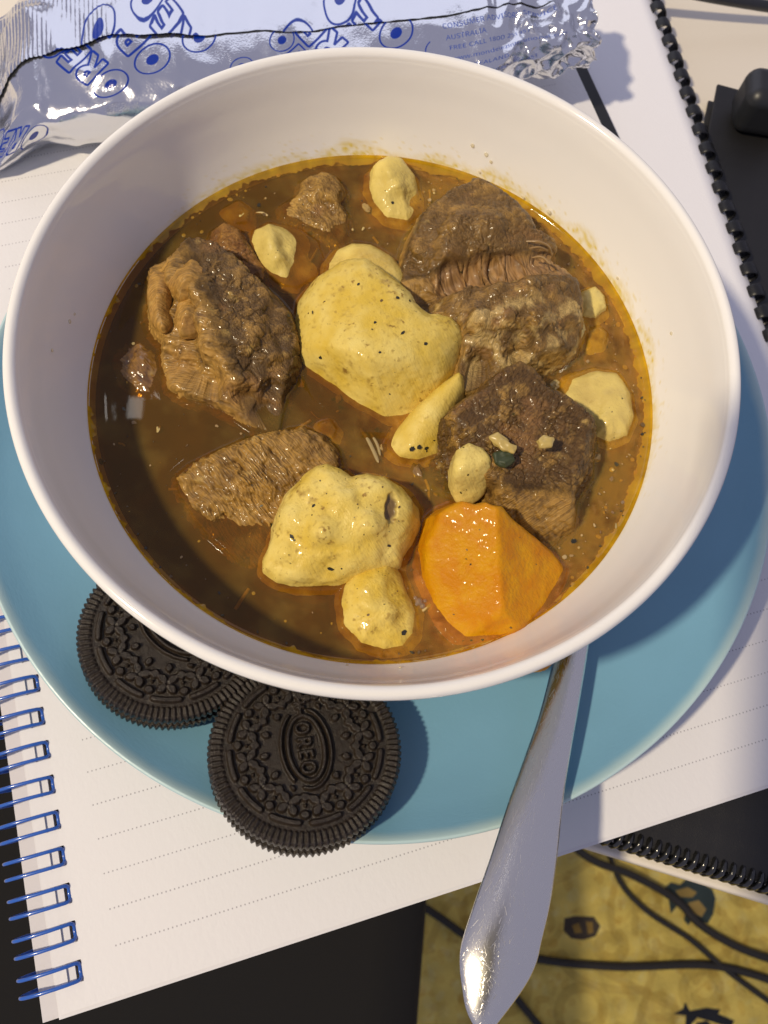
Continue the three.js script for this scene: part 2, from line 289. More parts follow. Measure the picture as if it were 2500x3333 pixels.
// outline: pixels traced round the piece; hs: height above the broth at which that outline lies; tops: [pixel u, v, height above the broth]
function pieceGeo({ outline, hs, tops, facets, sharp = 2.2, power = 1.6, depth = 10, round = 3, taper = 0.3, flare = 0.9, detail = 44, grow = 0.4, disp, color, uvOf, shoreline = true, uvScale = 20, scale = 1 }) {
  const P = outline.map(([u, v]) => { const p = px(u * scale, v * scale, SOUP + hs); return [p.x, p.z]; });
  const T = (tops ?? []).map(([u, v, h]) => { const p = px(u * scale, v * scale, SOUP + h); return [p.x, p.z, h]; });
  const F = (facets ?? []).map((f) => { const [a, b, c] = f.map(([u, v, h]) => px(u * scale, v * scale, SOUP + h)); const n = b.clone().sub(a).cross(c.clone().sub(a)); if (n.y < 0) n.negate(); return [n.x / n.y, n.z / n.y, a]; });
  let cx = 0, cz = 0; for (const p of P) { cx += p[0] / P.length; cz += p[1] / P.length; }
  const top = (x, z) => {
    let h;
    if (F.length) { h = null; for (const [nx, nz, a] of F) { const y = a.y - SOUP - nx * (x - a.x) - nz * (z - a.z); h = h === null ? y : smin(h, y, sharp); } return h; }
    let s = 0, w = 0; for (const t of T) { const d = 1 / Math.pow((x - t[0]) ** 2 + (z - t[1]) ** 2 + 2.5, power); s += d * t[2]; w += d; } return s / w;
  };
  const f = (x, y, z) => smax(smax(polySD(P, x, z) - grow + taper * (y - hs) - (y < 0.2 ? flare * (0.2 - y) : 0), y - top(x, z), round), -depth - y, round);
  if (depth > 0 && shoreline) { const xs = P.map((p) => p[0]), zs = P.map((p) => p[1]); waterline.push({ P, o: grow + taper * hs, b: [Math.min(...xs), Math.max(...xs), Math.min(...zs), Math.max(...zs)] }); }
  const B = ball(detail), bp = B.attributes.position, N = bp.count, pos = new Float32Array(N * 3);
  const cy = Math.min(top(cx, cz) * 0.5 - depth * 0.5, top(cx, cz) - 1.5);
  for (let i = 0; i < N; i++) {
    const dx = bp.getX(i), dy = bp.getY(i), dz = bp.getZ(i); let lo = 0, hi = 0.5;
    while (hi < 60 && f(cx + dx * hi, cy + dy * hi, cz + dz * hi) < 0) { lo = hi; hi += 1.5; }
    for (let k = 0; k < 11; k++) { const m = (lo + hi) / 2; if (f(cx + dx * m, cy + dy * m, cz + dz * m) < 0) lo = m; else hi = m; }
    pos[i * 3] = cx + dx * lo; pos[i * 3 + 1] = cy + dy * lo; pos[i * 3 + 2] = cz + dz * lo;
  }
  const g = new THREE.BufferGeometry(); g.setAttribute('position', new THREE.BufferAttribute(pos, 3)); g.setIndex(B.index.clone()); g.computeVertexNormals();
  const n = g.attributes.normal, col = new Float32Array(N * 3), uv = new Float32Array(N * 2);
  for (let i = 0; i < N; i++) {
    const x = pos[i * 3], y = pos[i * 3 + 1], z = pos[i * 3 + 2], nx = n.getX(i), ny = n.getY(i), nz = n.getZ(i), info = {};
    const d = disp ? disp(x, y, z, nx, ny, nz, info) : 0; pos[i * 3] += nx * d; pos[i * 3 + 1] += ny * d; pos[i * 3 + 2] += nz * d;
    const c = color(x, y, z, nx, ny, nz, d, info); col.set(c, i * 3);
    if (uvOf) { const q = uvOf(x, y, z, info); uv[i * 2] = q[0]; uv[i * 2 + 1] = q[1]; } else { uv[i * 2] = (x + y * 0.37) / uvScale; uv[i * 2 + 1] = (z + y * 0.73) / uvScale; }
  }
  for (let i = 0; i < N; i++) { pos[i * 3] *= U; pos[i * 3 + 1] = (pos[i * 3 + 1] + SOUP) * U; pos[i * 3 + 2] *= U; }
  g.setAttribute('color', new THREE.BufferAttribute(col, 3)); g.setAttribute('uv', new THREE.BufferAttribute(uv, 2)); g.computeVertexNormals();
  return g;
}
const toneTex = dataTex(256, 256, (x, y) => { const v = 0.56 + 0.44 * smooth(0.25, 0.72, grainN(x, y)); return [v, v * 0.985, v * 0.96]; });
const meatMat = phys(C(1.42, 1.42, 1.45), { vertexColors: true, map: repeatOf(toneTex, 1), roughness: 0.5, specularIntensity: 0.6, clearcoat: 0.28, clearcoatRoughness: 0.1, bumpMap: repeatOf(grainTex, 1), bumpScale: 0.00032 });
const potatoMat = phys(C(1, 1, 1), { vertexColors: true, roughness: 0.45, specularIntensity: 0.5, clearcoat: 0.3, clearcoatRoughness: 0.09, bumpMap: repeatOf(grainTex, 1.6), bumpScale: 0.00014 });
const pumpkinMat = phys(C(1, 1, 1), { vertexColors: true, roughness: 0.45, specularIntensity: 0.35, clearcoat: 0.2, clearcoatRoughness: 0.1, bumpMap: repeatOf(grainTex, 2.4), bumpScale: 0.00014 });
// beef: lumpy, with cracked end grain where grain() says 1 and long fibres where it says 0
function beef({ lump = 1, cells = 2.0, grain = () => 1, along = [1, 0, 0], fibre = 0.35, light = [0.37, 0.212, 0.045], dark = [0.115, 0.06, 0.013], off = 0, paleAt }) {
  const L = Math.hypot(...along), a = along.map((v) => v / L), ac = V(...a).cross(V(0.2, 1, 0.15)).normalize();
  return {
    uvOf: (x, y, z, o) => [(x * ac.x + y * (ac.y + 0.55) + z * ac.z + 0.35 * noise(x / 5, y / 5, z / 5)) / 9, (x * a[0] + y * a[1] + z * a[2]) / 9 * lerp(0.14, 0.8, o.e)],
    disp: (x, y, z, nx, ny, nz, o) => {
      const X = x + off, e = grain(x, y, z, nx, ny, nz);
      const wx = noise(X / 3.1, y / 3.1, z / 3.1) + 0.5 * noise(X / 1.2, y / 1.2, z / 1.2), wz = noise(X / 3.1 + 9, y / 3.1, z / 3.1) + 0.5 * noise(X / 1.2 + 5, y / 1.2, z / 1.2);
      const c1 = cells * 1.3, w = worley((X + wx * 0.9) / c1, y / c1 * 0.7, (z + wz * 0.9) / cells), w2 = worley((X + wx * 0.5) / (cells * 0.55), y / cells / 0.7, (z + wz * 0.5) / (cells * 0.45));
      const on = smooth(-0.3, 0.25, noise(X / 6 + 3, y / 6, z / 6));   // some areas hardly cracked
      const crack = (1 - smooth(0.0, 0.22, w[1] - w[0])) * (0.3 + 0.7 * on), fine = (1 - smooth(0, 0.35, w2[1] - w2[0])) * (0.4 + 0.6 * on);
      const t = a[0] * X + a[1] * y + a[2] * z, qx = X - a[0] * t, qy = y - a[1] * t, qz = z - a[2] * t, wv = 1.1 * noise(X / 4, y / 4, z / 4) + 0.5 * noise(X / 1.6, y / 1.6, z / 1.6);
      const fib = fbm((qx + wv) * 0.8 + t * 0.06, qy * 0.8 + t * 0.04, (qz + wv) * 0.8 + t * 0.05, 4), fine2 = noise(qx * 3.1 + t * 0.25, qy * 3.1, qz * 3.1 + t * 0.2), brk = smooth(0.1, 0.45, noise(X / 2.2 + 4, y / 2.2, z / 2.2));
      const big = fbm(X / 7, y / 7, z / 7, 3), mid = fbm(X / 2.4, y / 2.4, z / 2.4, 3), grit = noise(X / 0.55, y / 0.55, z / 0.55);
      Object.assign(o, { e, crack, fine, cell: w[2], fib, fine2, big, mid, grit });
      return lump * (1.4 * big + 0.36 * mid) + 0.04 * grit + e * (-0.42 * crack - 0.12 * fine + 0.3 * (w[2] - 0.5) - 0.2 * w[0]) + (1 - e) * (fibre * 1.9 * fib * (0.55 + 0.9 * smooth(-0.3, 0.4, noise(X / 5 + 8, y / 5, z / 5))) + fibre * 0.35 * fine2 - fibre * 0.8 * brk);
    },
    color: (x, y, z, nx, ny, nz, d, o) => {
      const tone = clamp(0.46 + 1.25 * o.big + 0.75 * o.mid + 0.24 * o.grit + (1 - o.e) * (0.28 + 0.9 * o.fib + 0.25 * o.fine2) + o.e * (0.55 * (o.cell - 0.5) - 0.42 * o.crack - 0.3 - 0.2 * o.fine));
      let c = mix3(dark, light, tone);
      const fat = smooth(0.26, 0.46, fbm(x / 5 + off, y / 5, z / 5 + 4, 4)), red = smooth(0.1, 0.4, fbm(x / 8 + off, y / 8 + 6, z / 8, 3));
      c = mix3(c, [0.27, 0.135, 0.045], red * 0.4); c = mix3(c, [0.47, 0.315, 0.09], fat * 0.6);
      if (paleAt) c = mix3(c, [0.48, 0.345, 0.13], clamp(paleAt(x, y, z)));
      return c;
    },
  };
}
function spud({ lump = 0.7, off = 0, base = [0.66, 0.462, 0.06], pale = [0.775, 0.615, 0.18], dust = 0.5, rough = 0.1 }) {
  return {
    disp: (x, y, z, nx, ny, nz, o) => { const X = x + off; o.big = fbm(X / 9, y / 9, z / 9, 3); o.f = fbm(X / 1.3, y / 1.3, z / 1.3, 3); return lump * 1.6 * o.big + rough * o.f + 0.10 * noise(X / 0.8, y / 0.8, z / 0.8) * rough * 5; },
    color: (x, y, z, nx, ny, nz, d, o) => {
      const X = x + off; let c = mix3(base, pale, clamp(0.45 + 1.4 * o.big + 0.5 * fbm(X / 3.5, y / 3.5, z / 3.5, 3)));
      const patch = smooth(0.0, 0.26, fbm(X / 6 + 20, y / 6, z / 6, 3)), sp = smooth(0.16, 0.30, fbm(X / 1.1, y / 1.1, z / 1.1 + 3, 2)), haze = smooth(-0.1, 0.4, fbm(X / 1.6, y / 1.6, z / 1.6 + 8, 3));
      c = mix3(c, [0.30, 0.175, 0.03], clamp(dust * (patch * (0.9 * sp + 0.72 * haze) + 0.36 * sp + 0.05 * haze)));
      return c;
    },
  };
}
const D = 1.50694;   // outlines below are read on the photograph shown 1659 pixels wide
const food = (name, label, category, mat, spec, grp) => tag(mesh(name, pieceGeo({ scale: D, ...spec }), mat), label, category, grp);
const cropA = (p) => p.map(([x, y]) => [(200 + x / 1.659) / D, (450 + y / 1.659) / D]), cropB = (p) => p.map(([x, y]) => [(1100 + x / 1.508) / D, (450 + y / 1.508) / D]);
const cropD = (p) => p.map(([x, y]) => [(200 + x / 1.659) / D, (1250 + y / 1.659) / D]), cropE = (p) => p.map(([x, y]) => [(1100 + x / 1.659) / D, (1350 + y / 1.659) / D]);
const tA = (p) => p.map(([x, y, h]) => [...cropA([[x, y]])[0], h]), tB = (p) => p.map(([x, y, h]) => [...cropB([[x, y]])[0], h]), tD = (p) => p.map(([x, y, h]) => [...cropD([[x, y]])[0], h]), tE = (p) => p.map(([x, y, h]) => [...cropE([[x, y]])[0], h]);
const W2 = (u, v, h) => px(u * D, v * D, SOUP + h);
const BEEF = 'beef chunks in the stew', SPUD = 'potato pieces in the stew';
// left beef: a cracked dark top and a paler cut side towards the viewer
{
  const r0 = W2(...cropA([[740, 760]])[0], 12), r1 = W2(...cropA([[960, 1290]])[0], 8), dx = r1.x - r0.x, dz = r1.z - r0.z, l = Math.hypot(dx, dz);
  const side = (x, z) => ((x - r0.x) * dz - (z - r0.z) * dx) / l;   // positive on the right of the ridge
  food('beef_chunk', 'large beef chunk with curled gristle and cracked dark face beside the centre potato', 'beef', meatMat, {
    outline: cropA([[478, 715], [600, 676], [640, 625], [700, 575], [770, 580], [870, 615], [960, 680], [1050, 770], [1140, 850], [1240, 960], [1268, 1080], [1262, 1180], [1235, 1270], [1180, 1350], [1150, 1440], [1135, 1525], [1040, 1500], [950, 1440], [800, 1375], [690, 1345], [595, 1290], [562, 1180], [556, 1060], [500, 990], [480, 900], [488, 800]]),
    hs: 5, tops: tA([[500, 760, 7], [520, 900, 6.5], [620, 720, 12], [700, 620, 11], [790, 620, 12.5], [640, 950, 8.5], [600, 1060, 6], [590, 1220, 2.2], [740, 800, 14], [760, 950, 13], [800, 1080, 12], [880, 1200, 10.5], [960, 1290, 9], [680, 1100, 6.5], [700, 1250, 3], [820, 1330, 3], [900, 760, 12], [1040, 880, 11], [1000, 1050, 11], [900, 980, 12], [1180, 960, 8.5], [1230, 1100, 7], [1120, 1150, 8.5], [1180, 1260, 5.5], [1060, 1300, 7], [1000, 1410, 2.6], [1100, 1480, 1.4], [1130, 1380, 3]]), power: 2.3, depth: 9, round: 2.0, detail: 78,
    ...beef({ off: 3, lump: 0.62, cells: 2.1, along: [0.9, 0, 0.5], grain: (x, y, z) => smooth(-2, 2.5, side(x, z)), fibre: 0.3, dark: [0.0935, 0.052, 0.0132], light: [0.341, 0.195, 0.044] }),
  }, BEEF);
}
for (const [pts, lab, hh] of [
  [[[478, 740], [500, 712], [560, 712], [596, 760], [570, 830], [548, 900], [566, 965], [540, 992], [500, 965], [480, 890], [474, 800]], 'curled strip of gristle on the outer end of the left beef chunk', 13],
  [[[590, 760], [620, 690], [700, 650], [760, 690], [770, 770], [700, 830], [640, 840]], 'smooth knob of gristle on top of the left beef chunk', 15.5],
  [[[625, 960], [640, 880], [690, 830], [742, 860], [750, 950], [712, 1012], [650, 1020]], 'rounded lump of gristle on the near side of the left beef chunk', 14]]) {
  const c = pts.reduce((a, p) => [a[0] + p[0] / pts.length, a[1] + p[1] / pts.length], [0, 0]);
  food('gristle', lab, 'gristle', meatMat, { outline: cropA(pts), hs: hh - 3, tops: tA([[...c, hh], ...pts.filter((_, i) => i % 2).map((p) => [...p, hh - 2.6])]), depth: -(hh - 8), round: 4, detail: 30, grow: 0.6, flare: 0, ...beef({ off: 30 + hh * 7, lump: 0.55, grain: () => 0, fibre: 0.1, light: [0.407, 0.23, 0.0515], dark: [0.242, 0.13, 0.0264] }) });
}
food('beef_chunk', 'small shiny beef piece tucked behind the large gristly beef chunk', 'beef', meatMat, {
  outline: cropA([[795, 560], [820, 490], [880, 458], [960, 500], [1015, 590], [1085, 690], [1080, 735], [1010, 720], [930, 660], [850, 640]]), hs: 2.5, tops: tA([[880, 540, 4.6], [960, 620, 4.2], [1050, 700, 2.2], [820, 560, 2.5]]), depth: 8, round: 2.4, detail: 36,
  ...beef({ off: 60, lump: 0.4, cells: 1.5, grain: () => 0.5, along: [1, 0, 0.2], fibre: 0.3, light: [0.33, 0.165, 0.0317], dark: [0.143, 0.06, 0.0108] }) }, BEEF);
food('beef_chunk', 'ragged knobbly beef scrap near the far wall of the bowl', 'beef', meatMat, {
  outline: cropA([[1195, 360], [1290, 300], [1298, 232], [1400, 196], [1480, 212], [1525, 290], [1500, 350], [1530, 400], [1525, 500], [1490, 540], [1400, 480], [1290, 430], [1210, 405]]), hs: 2, tops: tA([[1400, 250, 5.5], [1460, 300, 5], [1330, 270, 3.6], [1420, 360, 2.4], [1300, 370, 1.6], [1450, 430, 2.2], [1230, 380, 0.8], [1490, 500, 0.6]]), depth: 6, round: 2, detail: 46,
  ...beef({ off: 90, lump: 0.75, cells: 1.6, grain: () => 0.35, along: [0.5, 0, 1], fibre: 0.3, light: [0.363, 0.215, 0.0464], dark: [0.165, 0.088, 0.0176] }) }, BEEF);
food('beef_chunk', 'dark smooth beef piece just breaking the broth at the left wall', 'beef', phys(C(1, 1, 1), { vertexColors: true, roughness: 0.12, clearcoat: 1, clearcoatRoughness: 0.05 }), {
  outline: cropA([[340, 1105], [430, 1085], [520, 1150], [535, 1260], [500, 1385], [380, 1385], [300, 1295], [268, 1190]]), hs: 0.3, tops: tA([[430, 1200, 1.3], [460, 1240, 1.4], [340, 1200, 0.3], [400, 1330, 0.5], [500, 1290, 0.6]]), depth: 6, round: 5, detail: 30, shoreline: false,
  ...beef({ off: 120, lump: 0.2, cells: 3, grain: () => 0.1, along: [0.6, 0, 1], fibre: 0.25, light: [0.264, 0.135, 0.0269], dark: [0.0825, 0.036, 0.00686] }) }, BEEF);
{ // right beef: two lobes and the torn, stringy cleft between them
  const c0 = W2(...cropB([[430, 680]])[0], 12), c1 = W2(...cropB([[990, 590]])[0], 14), dx = c1.x - c0.x, dz = c1.z - c0.z, l = Math.hypot(dx, dz);
  const across = (x, z) => ((x - c0.x) * dz - (z - c0.z) * dx) / l, alongC = (x, z) => ((x - c0.x) * dx + (z - c0.z) * dz) / l;
  const b = beef({ off: 150, lump: 0.42, cells: 2.0, along: [0.25, 0, 1], grain: (x, y, z, nx, ny) => smooth(0.25, 0.7, ny) * (1 - smooth(4.5, 2.5, Math.abs(across(x, z) - 0.6))), fibre: 0.34, light: [0.33, 0.19, 0.043], dark: [0.132, 0.073, 0.0176], paleAt: (x, y, z) => 0.75 * smooth(9, 13, -across(x, z)) * smooth(-0.1, 0.25, fbm(x / 4, y / 4, z / 4, 3)) });
  food('beef_chunk', 'largest beef chunk with torn stringy cleft at the right wall', 'beef', meatMat, {
    outline: cropB([[410, 380], [480, 320], [560, 265], [640, 238], [662, 212], [735, 235], [805, 290], [875, 350], [935, 420], [965, 480], [1052, 520], [1064, 570], [1050, 605], [1105, 640], [1145, 690], [1180, 750], [1194, 830], [1190, 930], [1172, 1000], [1100, 1050], [980, 1085], [900, 1125], [790, 1155], [690, 1195], [638, 1218], [598, 1160], [616, 1050], [590, 950], [500, 885], [400, 872], [355, 800], [345, 740], [318, 690], [328, 600], [350, 520], [380, 440]]),
    hs: 7, tops: tB([[650, 260, 11], [480, 380, 10], [600, 400, 15], [760, 400, 16], [880, 440, 13], [420, 520, 9], [560, 520, 13], [380, 640, 6], [720, 520, 13.5], [850, 540, 13], [930, 600, 12], [1010, 560, 11], [640, 660, 9], [760, 650, 9.5], [560, 680, 8], [860, 640, 10.5], [470, 740, 8], [640, 740, 13], [800, 730, 15.5], [950, 700, 17], [1060, 720, 15], [700, 850, 15.5], [850, 850, 16], [1000, 850, 16], [1130, 850, 12], [600, 880, 11], [640, 1010, 9], [850, 980, 11.5], [1050, 980, 11], [680, 1120, 4.5], [850, 1070, 5], [1150, 980, 7], [420, 820, 4]]), depth: 8, round: 3.0, detail: 88, taper: 0.25,
    ...b,
    disp: (x, y, z, nx, ny, nz, o) => {
      const w = alongC(x, z), q = across(x, z) + 1.3 * noise(w / 7, 5, 1), wid = 3.6 + 2.2 * noise(w / 6, 1, 9);
      const cleft = smooth(wid + 1.6, wid - 1.2, Math.abs(q - 0.2)) * smooth(-1, 5, w) * smooth(42, 35, w) * smooth(0.05, 0.4, ny), hole = smooth(6, 2.5, Math.hypot(w - 8, (q + 0.5) * 1.6)) * smooth(0.1, 0.5, ny);
      o.cleft = cleft; const band = Math.floor((w + 1.5 * noise(q / 3.5, 3, w / 3.2)) / 1.35), strand = Math.abs(Math.sin((w + 1.5 * noise(q / 3.5, 3, w / 3.2) + 0.4 * noise(q / 1.2, 9, w)) / 1.35 * Math.PI));
      const deep = 2.4 + 2.2 * hash(band, 3, 1) * smooth(0.2, 0.8, noise(w / 5, 8, q / 6) + 0.5);
      return b.disp(x, y, z, nx, ny, nz, o) * (1 - 0.55 * cleft) - deep * cleft + 0.75 * cleft * Math.sqrt(strand) * (0.4 + 1.1 * hash(band, 7, 2)) - 2.6 * hole;
    },
    color: (x, y, z, nx, ny, nz, d, o) => mix3(b.color(x, y, z, nx, ny, nz, d, o), [0.27, 0.155, 0.075], o.cleft * 0.6),
  }, BEEF);
}
{ // cube of beef on the right, seen on its cracked end with a fibrous side towards the viewer
  const s0 = W2(1055, 1045, 9), s1 = W2(1250, 1070, 8), dx = s1.x - s0.x, dz = s1.z - s0.z, l = Math.hypot(dx, dz);
  food('beef_chunk', 'dark square beef cube with finely cracked top beside the orange pumpkin', 'beef', meatMat, {
    outline: [[952, 905], [985, 878], [1030, 850], [1045, 830], [1075, 808], [1110, 797], [1152, 815], [1178, 850], [1212, 868], [1262, 900], [1287, 930], [1277, 960], [1277, 1010], [1243, 1060], [1234, 1120], [1195, 1150], [1160, 1163], [1115, 1135], [1068, 1105], [1062, 1060], [1035, 1040], [1000, 1040], [958, 1025], [948, 992], [972, 960], [953, 932]],
    hs: 6, facets: [[[1110, 815, 13.5], [1270, 930, 12.5], [1010, 940, 11.5]], [[1062, 1040, 11.2], [1236, 1062, 11], [1160, 1150, 3]], [[1000, 930, 11.5], [985, 1000, 6], [1050, 1045, 10]], [[1272, 950, 12], [1240, 1062, 10.5], [1290, 1000, 5]]], sharp: 1.2, depth: 9, round: 1.8, detail: 84,
    ...beef({ off: 200, lump: 0.5, cells: 1.6, along: [-0.3, 1, 0.6], grain: (x, y, z) => smooth(2, -1.5, ((x - s0.x) * -dz + (z - s0.z) * dx) / l), fibre: 0.3, light: [0.297, 0.17, 0.0366], dark: [0.0825, 0.043, 0.00977] }),
  }, BEEF);
}
food('beef_chunk', 'flat beef slab with long ridged fibres lying half sunk by the lower potato', 'beef', meatMat, {
  outline: cropD([[636, 500], [700, 448], [860, 368], [960, 325], [1050, 288], [1170, 268], [1300, 245], [1420, 285], [1485, 370], [1500, 440], [1420, 520], [1330, 620], [1260, 760], [1190, 900], [1110, 960], [1000, 950], [900, 880], [800, 795], [720, 690], [650, 575]]), hs: 1.5, tops: tD([[700, 500, 3.2], [860, 420, 4.6], [1050, 330, 5], [1300, 290, 4.5], [1440, 370, 3.5], [1000, 480, 4.8], [1150, 500, 4.4], [850, 620, 2.6], [1000, 700, 1.8], [1150, 700, 1.6], [900, 800, 0.1], [1050, 860, -0.4], [1120, 930, -1.2], [690, 590, 1.4]]), depth: 7, round: 2.4, detail: 70, taper: 0.35,
  ...beef({ off: 250, lump: 0.35, cells: 2, grain: () => 0, along: [0.52, -0.1, 1], fibre: 0.62, light: [0.305, 0.172, 0.0349], dark: [0.139, 0.0714, 0.0139] }) }, BEEF);
// potatoes
food('potato_chunk', 'largest potato chunk, domed and speckled with herbs, in the middle of the stew', 'potato', potatoMat, {
  scale: 1, outline: [[974, 1028], [990, 962], [1031, 908], [1100, 868], [1150, 864], [1200, 868], [1266, 912], [1315, 955], [1340, 985], [1359, 1020], [1395, 1046], [1418, 1043], [1471, 1053], [1504, 1086], [1515, 1113], [1491, 1166], [1445, 1239], [1400, 1285], [1365, 1312], [1320, 1348], [1279, 1369], [1186, 1365], [1110, 1330], [1040, 1260], [1000, 1190], [983, 1101]], hs: 5, facets: [[[1120, 930, 13.5], [1330, 1050, 14.5], [1180, 1160, 14]], [[1180, 1160, 14], [1450, 1150, 12.5], [1250, 1330, 3]], [[1000, 1000, 8], [1060, 1130, 10], [1130, 930, 12.8]], [[1060, 1130, 10], [1180, 1160, 13.5], [1130, 1280, 1.5]], [[1450, 1080, 12.5], [1330, 1050, 14.3], [1440, 1200, 10.8]]], depth: 9, round: 6, detail: 66,
  ...spud({ off: 7, lump: 0.55, dust: 0.85 }) }, SPUD);
food('potato_chunk', 'smooth potato piece tucked behind the largest domed potato', 'potato', potatoMat, { outline: [[708, 600], [714, 560], [735, 535], [762, 524], [802, 529], [850, 558], [876, 590], [882, 625], [872, 660], [800, 660], [730, 640]], hs: 3, tops: [[790, 560, 6.5], [850, 610, 6.5], [730, 570, 3], [780, 620, 6]], depth: 9, round: 5, detail: 34, ...spud({ off: 40, lump: 0.4, dust: 0.3, base: [0.58, 0.41, 0.09] }) }, SPUD);
food('potato_chunk', 'thin potato wedge leaning between the domed potato and the beef cube', 'potato', potatoMat, { outline: [[985, 811], [1001, 824], [1002, 850], [986, 873], [966, 898], [952, 932], [940, 962], [905, 972], [870, 967], [848, 950], [868, 920], [900, 884], [940, 844]], hs: 4, facets: [[[985, 820, 9], [930, 880, 7.5], [990, 850, 9]], [[870, 955, 3], [930, 880, 7.8], [880, 920, 4]], [[940, 955, 3.4], [1000, 850, 7.5], [950, 900, 6.2]]], depth: 8, round: 2.2, detail: 40, ...spud({ off: 80, lump: 0.3, dust: 0.35 }) }, SPUD);
food('potato_chunk', 'pale egg-shaped potato behind the gristly beef chunk', 'potato', potatoMat, { outline: cropA([[1028, 560], [1048, 500], [1120, 464], [1200, 474], [1290, 500], [1370, 560], [1400, 650], [1360, 740], [1270, 790], [1205, 780], [1130, 725], [1060, 645]]), hs: 1, tops: tA([[1120, 540, 5.8], [1160, 620, 5.8], [1190, 710, 2.6], [1230, 600, 2.2], [1060, 560, 3.5], [1290, 650, -0.6], [1350, 650, -1.6], [1270, 750, -1]]), depth: 8, round: 5, detail: 38, ...spud({ off: 120, lump: 0.4, dust: 0.12, base: [0.64, 0.49, 0.13] }) }, SPUD);
food('potato_chunk', 'wet glistening potato nub against the far wall of the bowl', 'potato', potatoMat, { outline: [[809, 362], [835, 343], [868, 350], [890, 378], [900, 412], [902, 445], [880, 462], [842, 452], [815, 425], [808, 392]], hs: 3, tops: [[840, 365, 7.5], [860, 395, 6.5], [820, 400, 4], [860, 435, 2.6], [890, 440, 0.8]], depth: 8, round: 3.5, detail: 38, ...spud({ off: 160, lump: 0.6, dust: 0.1, rough: 0.14, base: [0.66, 0.51, 0.14] }) }, SPUD);
food('potato_chunk', 'pale two-lobed potato half sunk at the right wall beside the beef cube', 'potato', potatoMat, { outline: [[1210, 850], [1232, 815], [1290, 798], [1332, 808], [1360, 848], [1367, 900], [1352, 938], [1316, 952], [1288, 940], [1262, 900], [1230, 880]], hs: 1, tops: [[1300, 825, 3.4], [1325, 860, 4.6], [1312, 912, 5.6], [1340, 915, 4.6], [1245, 848, 1.8], [1280, 875, 2.6]], depth: 7, round: 5, detail: 44, ...spud({ off: 200, lump: 0.45, dust: 0.2, base: [0.56, 0.42, 0.13] }) }, SPUD);
food('potato_chunk', 'large lumpy potato with a brown eye between ridged beef and pumpkin', 'potato', potatoMat, { outline: [[652, 1033], [680, 1014], [706, 1007], [740, 1018], [762, 1036], [790, 1029], [832, 1035], [870, 1058], [894, 1090], [897, 1120], [882, 1160], [862, 1185], [856, 1206], [830, 1216], [780, 1227], [730, 1240], [690, 1243], [640, 1239], [602, 1236], [579, 1220], [577, 1204], [598, 1160], [604, 1118], [625, 1068]], hs: 5, tops: [[680, 1040, 11], [720, 1030, 12], [640, 1090, 10], [740, 1080, 13.5], [820, 1060, 13], [870, 1090, 11], [700, 1140, 13], [800, 1130, 14], [870, 1140, 10], [620, 1190, 7.5], [700, 1200, 9.5], [800, 1190, 10], [600, 1225, 4.5], [700, 1235, 5], [840, 1200, 7]], depth: 9, round: 4, detail: 66,
  ...(() => { const e = W2(845, 1095, 12), s = spud({ off: 260, lump: 0.75, dust: 0.85 }); return { ...s, disp: (x, y, z, a, b, c, o) => { const d = Math.hypot((x - e.x) * 1.5 + (z - e.z) * 0.5, (z - e.z) * 0.72); o.eye = smooth(2.6, 1.5, d + 0.5 * noise(x, y, z)); return s.disp(x, y, z, a, b, c, o) - 0.9 * o.eye; }, color: (x, y, z, a, b, c, d, o) => mix3(s.color(x, y, z, a, b, c, d, o), [0.13, 0.075, 0.04], o.eye * 0.9) }; })() }, SPUD);
food('potato_chunk', 'small rounded potato in front of the lumpy potato with the brown eye', 'potato', potatoMat, { outline: [[768, 1240], [800, 1221], [840, 1214], [860, 1238], [875, 1280], [890, 1320], [893, 1365], [870, 1390], [830, 1396], [785, 1381], [755, 1342], [746, 1300], [752, 1265]], hs: 2.5, tops: [[810, 1250, 6.5], [800, 1300, 6], [840, 1320, 5.5], [780, 1340, 4], [830, 1370, 3.2], [870, 1350, 2.4], [860, 1280, 4.5]], depth: 8, round: 4.5, detail: 46, ...spud({ off: 300, lump: 0.6, dust: 0.55 }) }, SPUD);
food('potato_scrap', 'pointed potato scrap resting on the near side of the beef cube', 'potato', potatoMat, { outline: [[990, 974], [1012, 962], [1040, 975], [1059, 1000], [1051, 1040], [1032, 1074], [1001, 1061], [985, 1030], [984, 1000]], hs: 10, facets: [[[1012, 970, 12], [1050, 1005, 12.5], [990, 1010, 11.5]], [[1050, 1005, 12.3], [990, 1020, 11.5], [1030, 1070, 5.5]]], depth: -2.5, round: 2.4, detail: 30, taper: 0.1, ...spud({ off: 330, lump: 0.5, dust: 0.4, base: [0.5, 0.385, 0.12], rough: 0.13 }) }, SPUD);
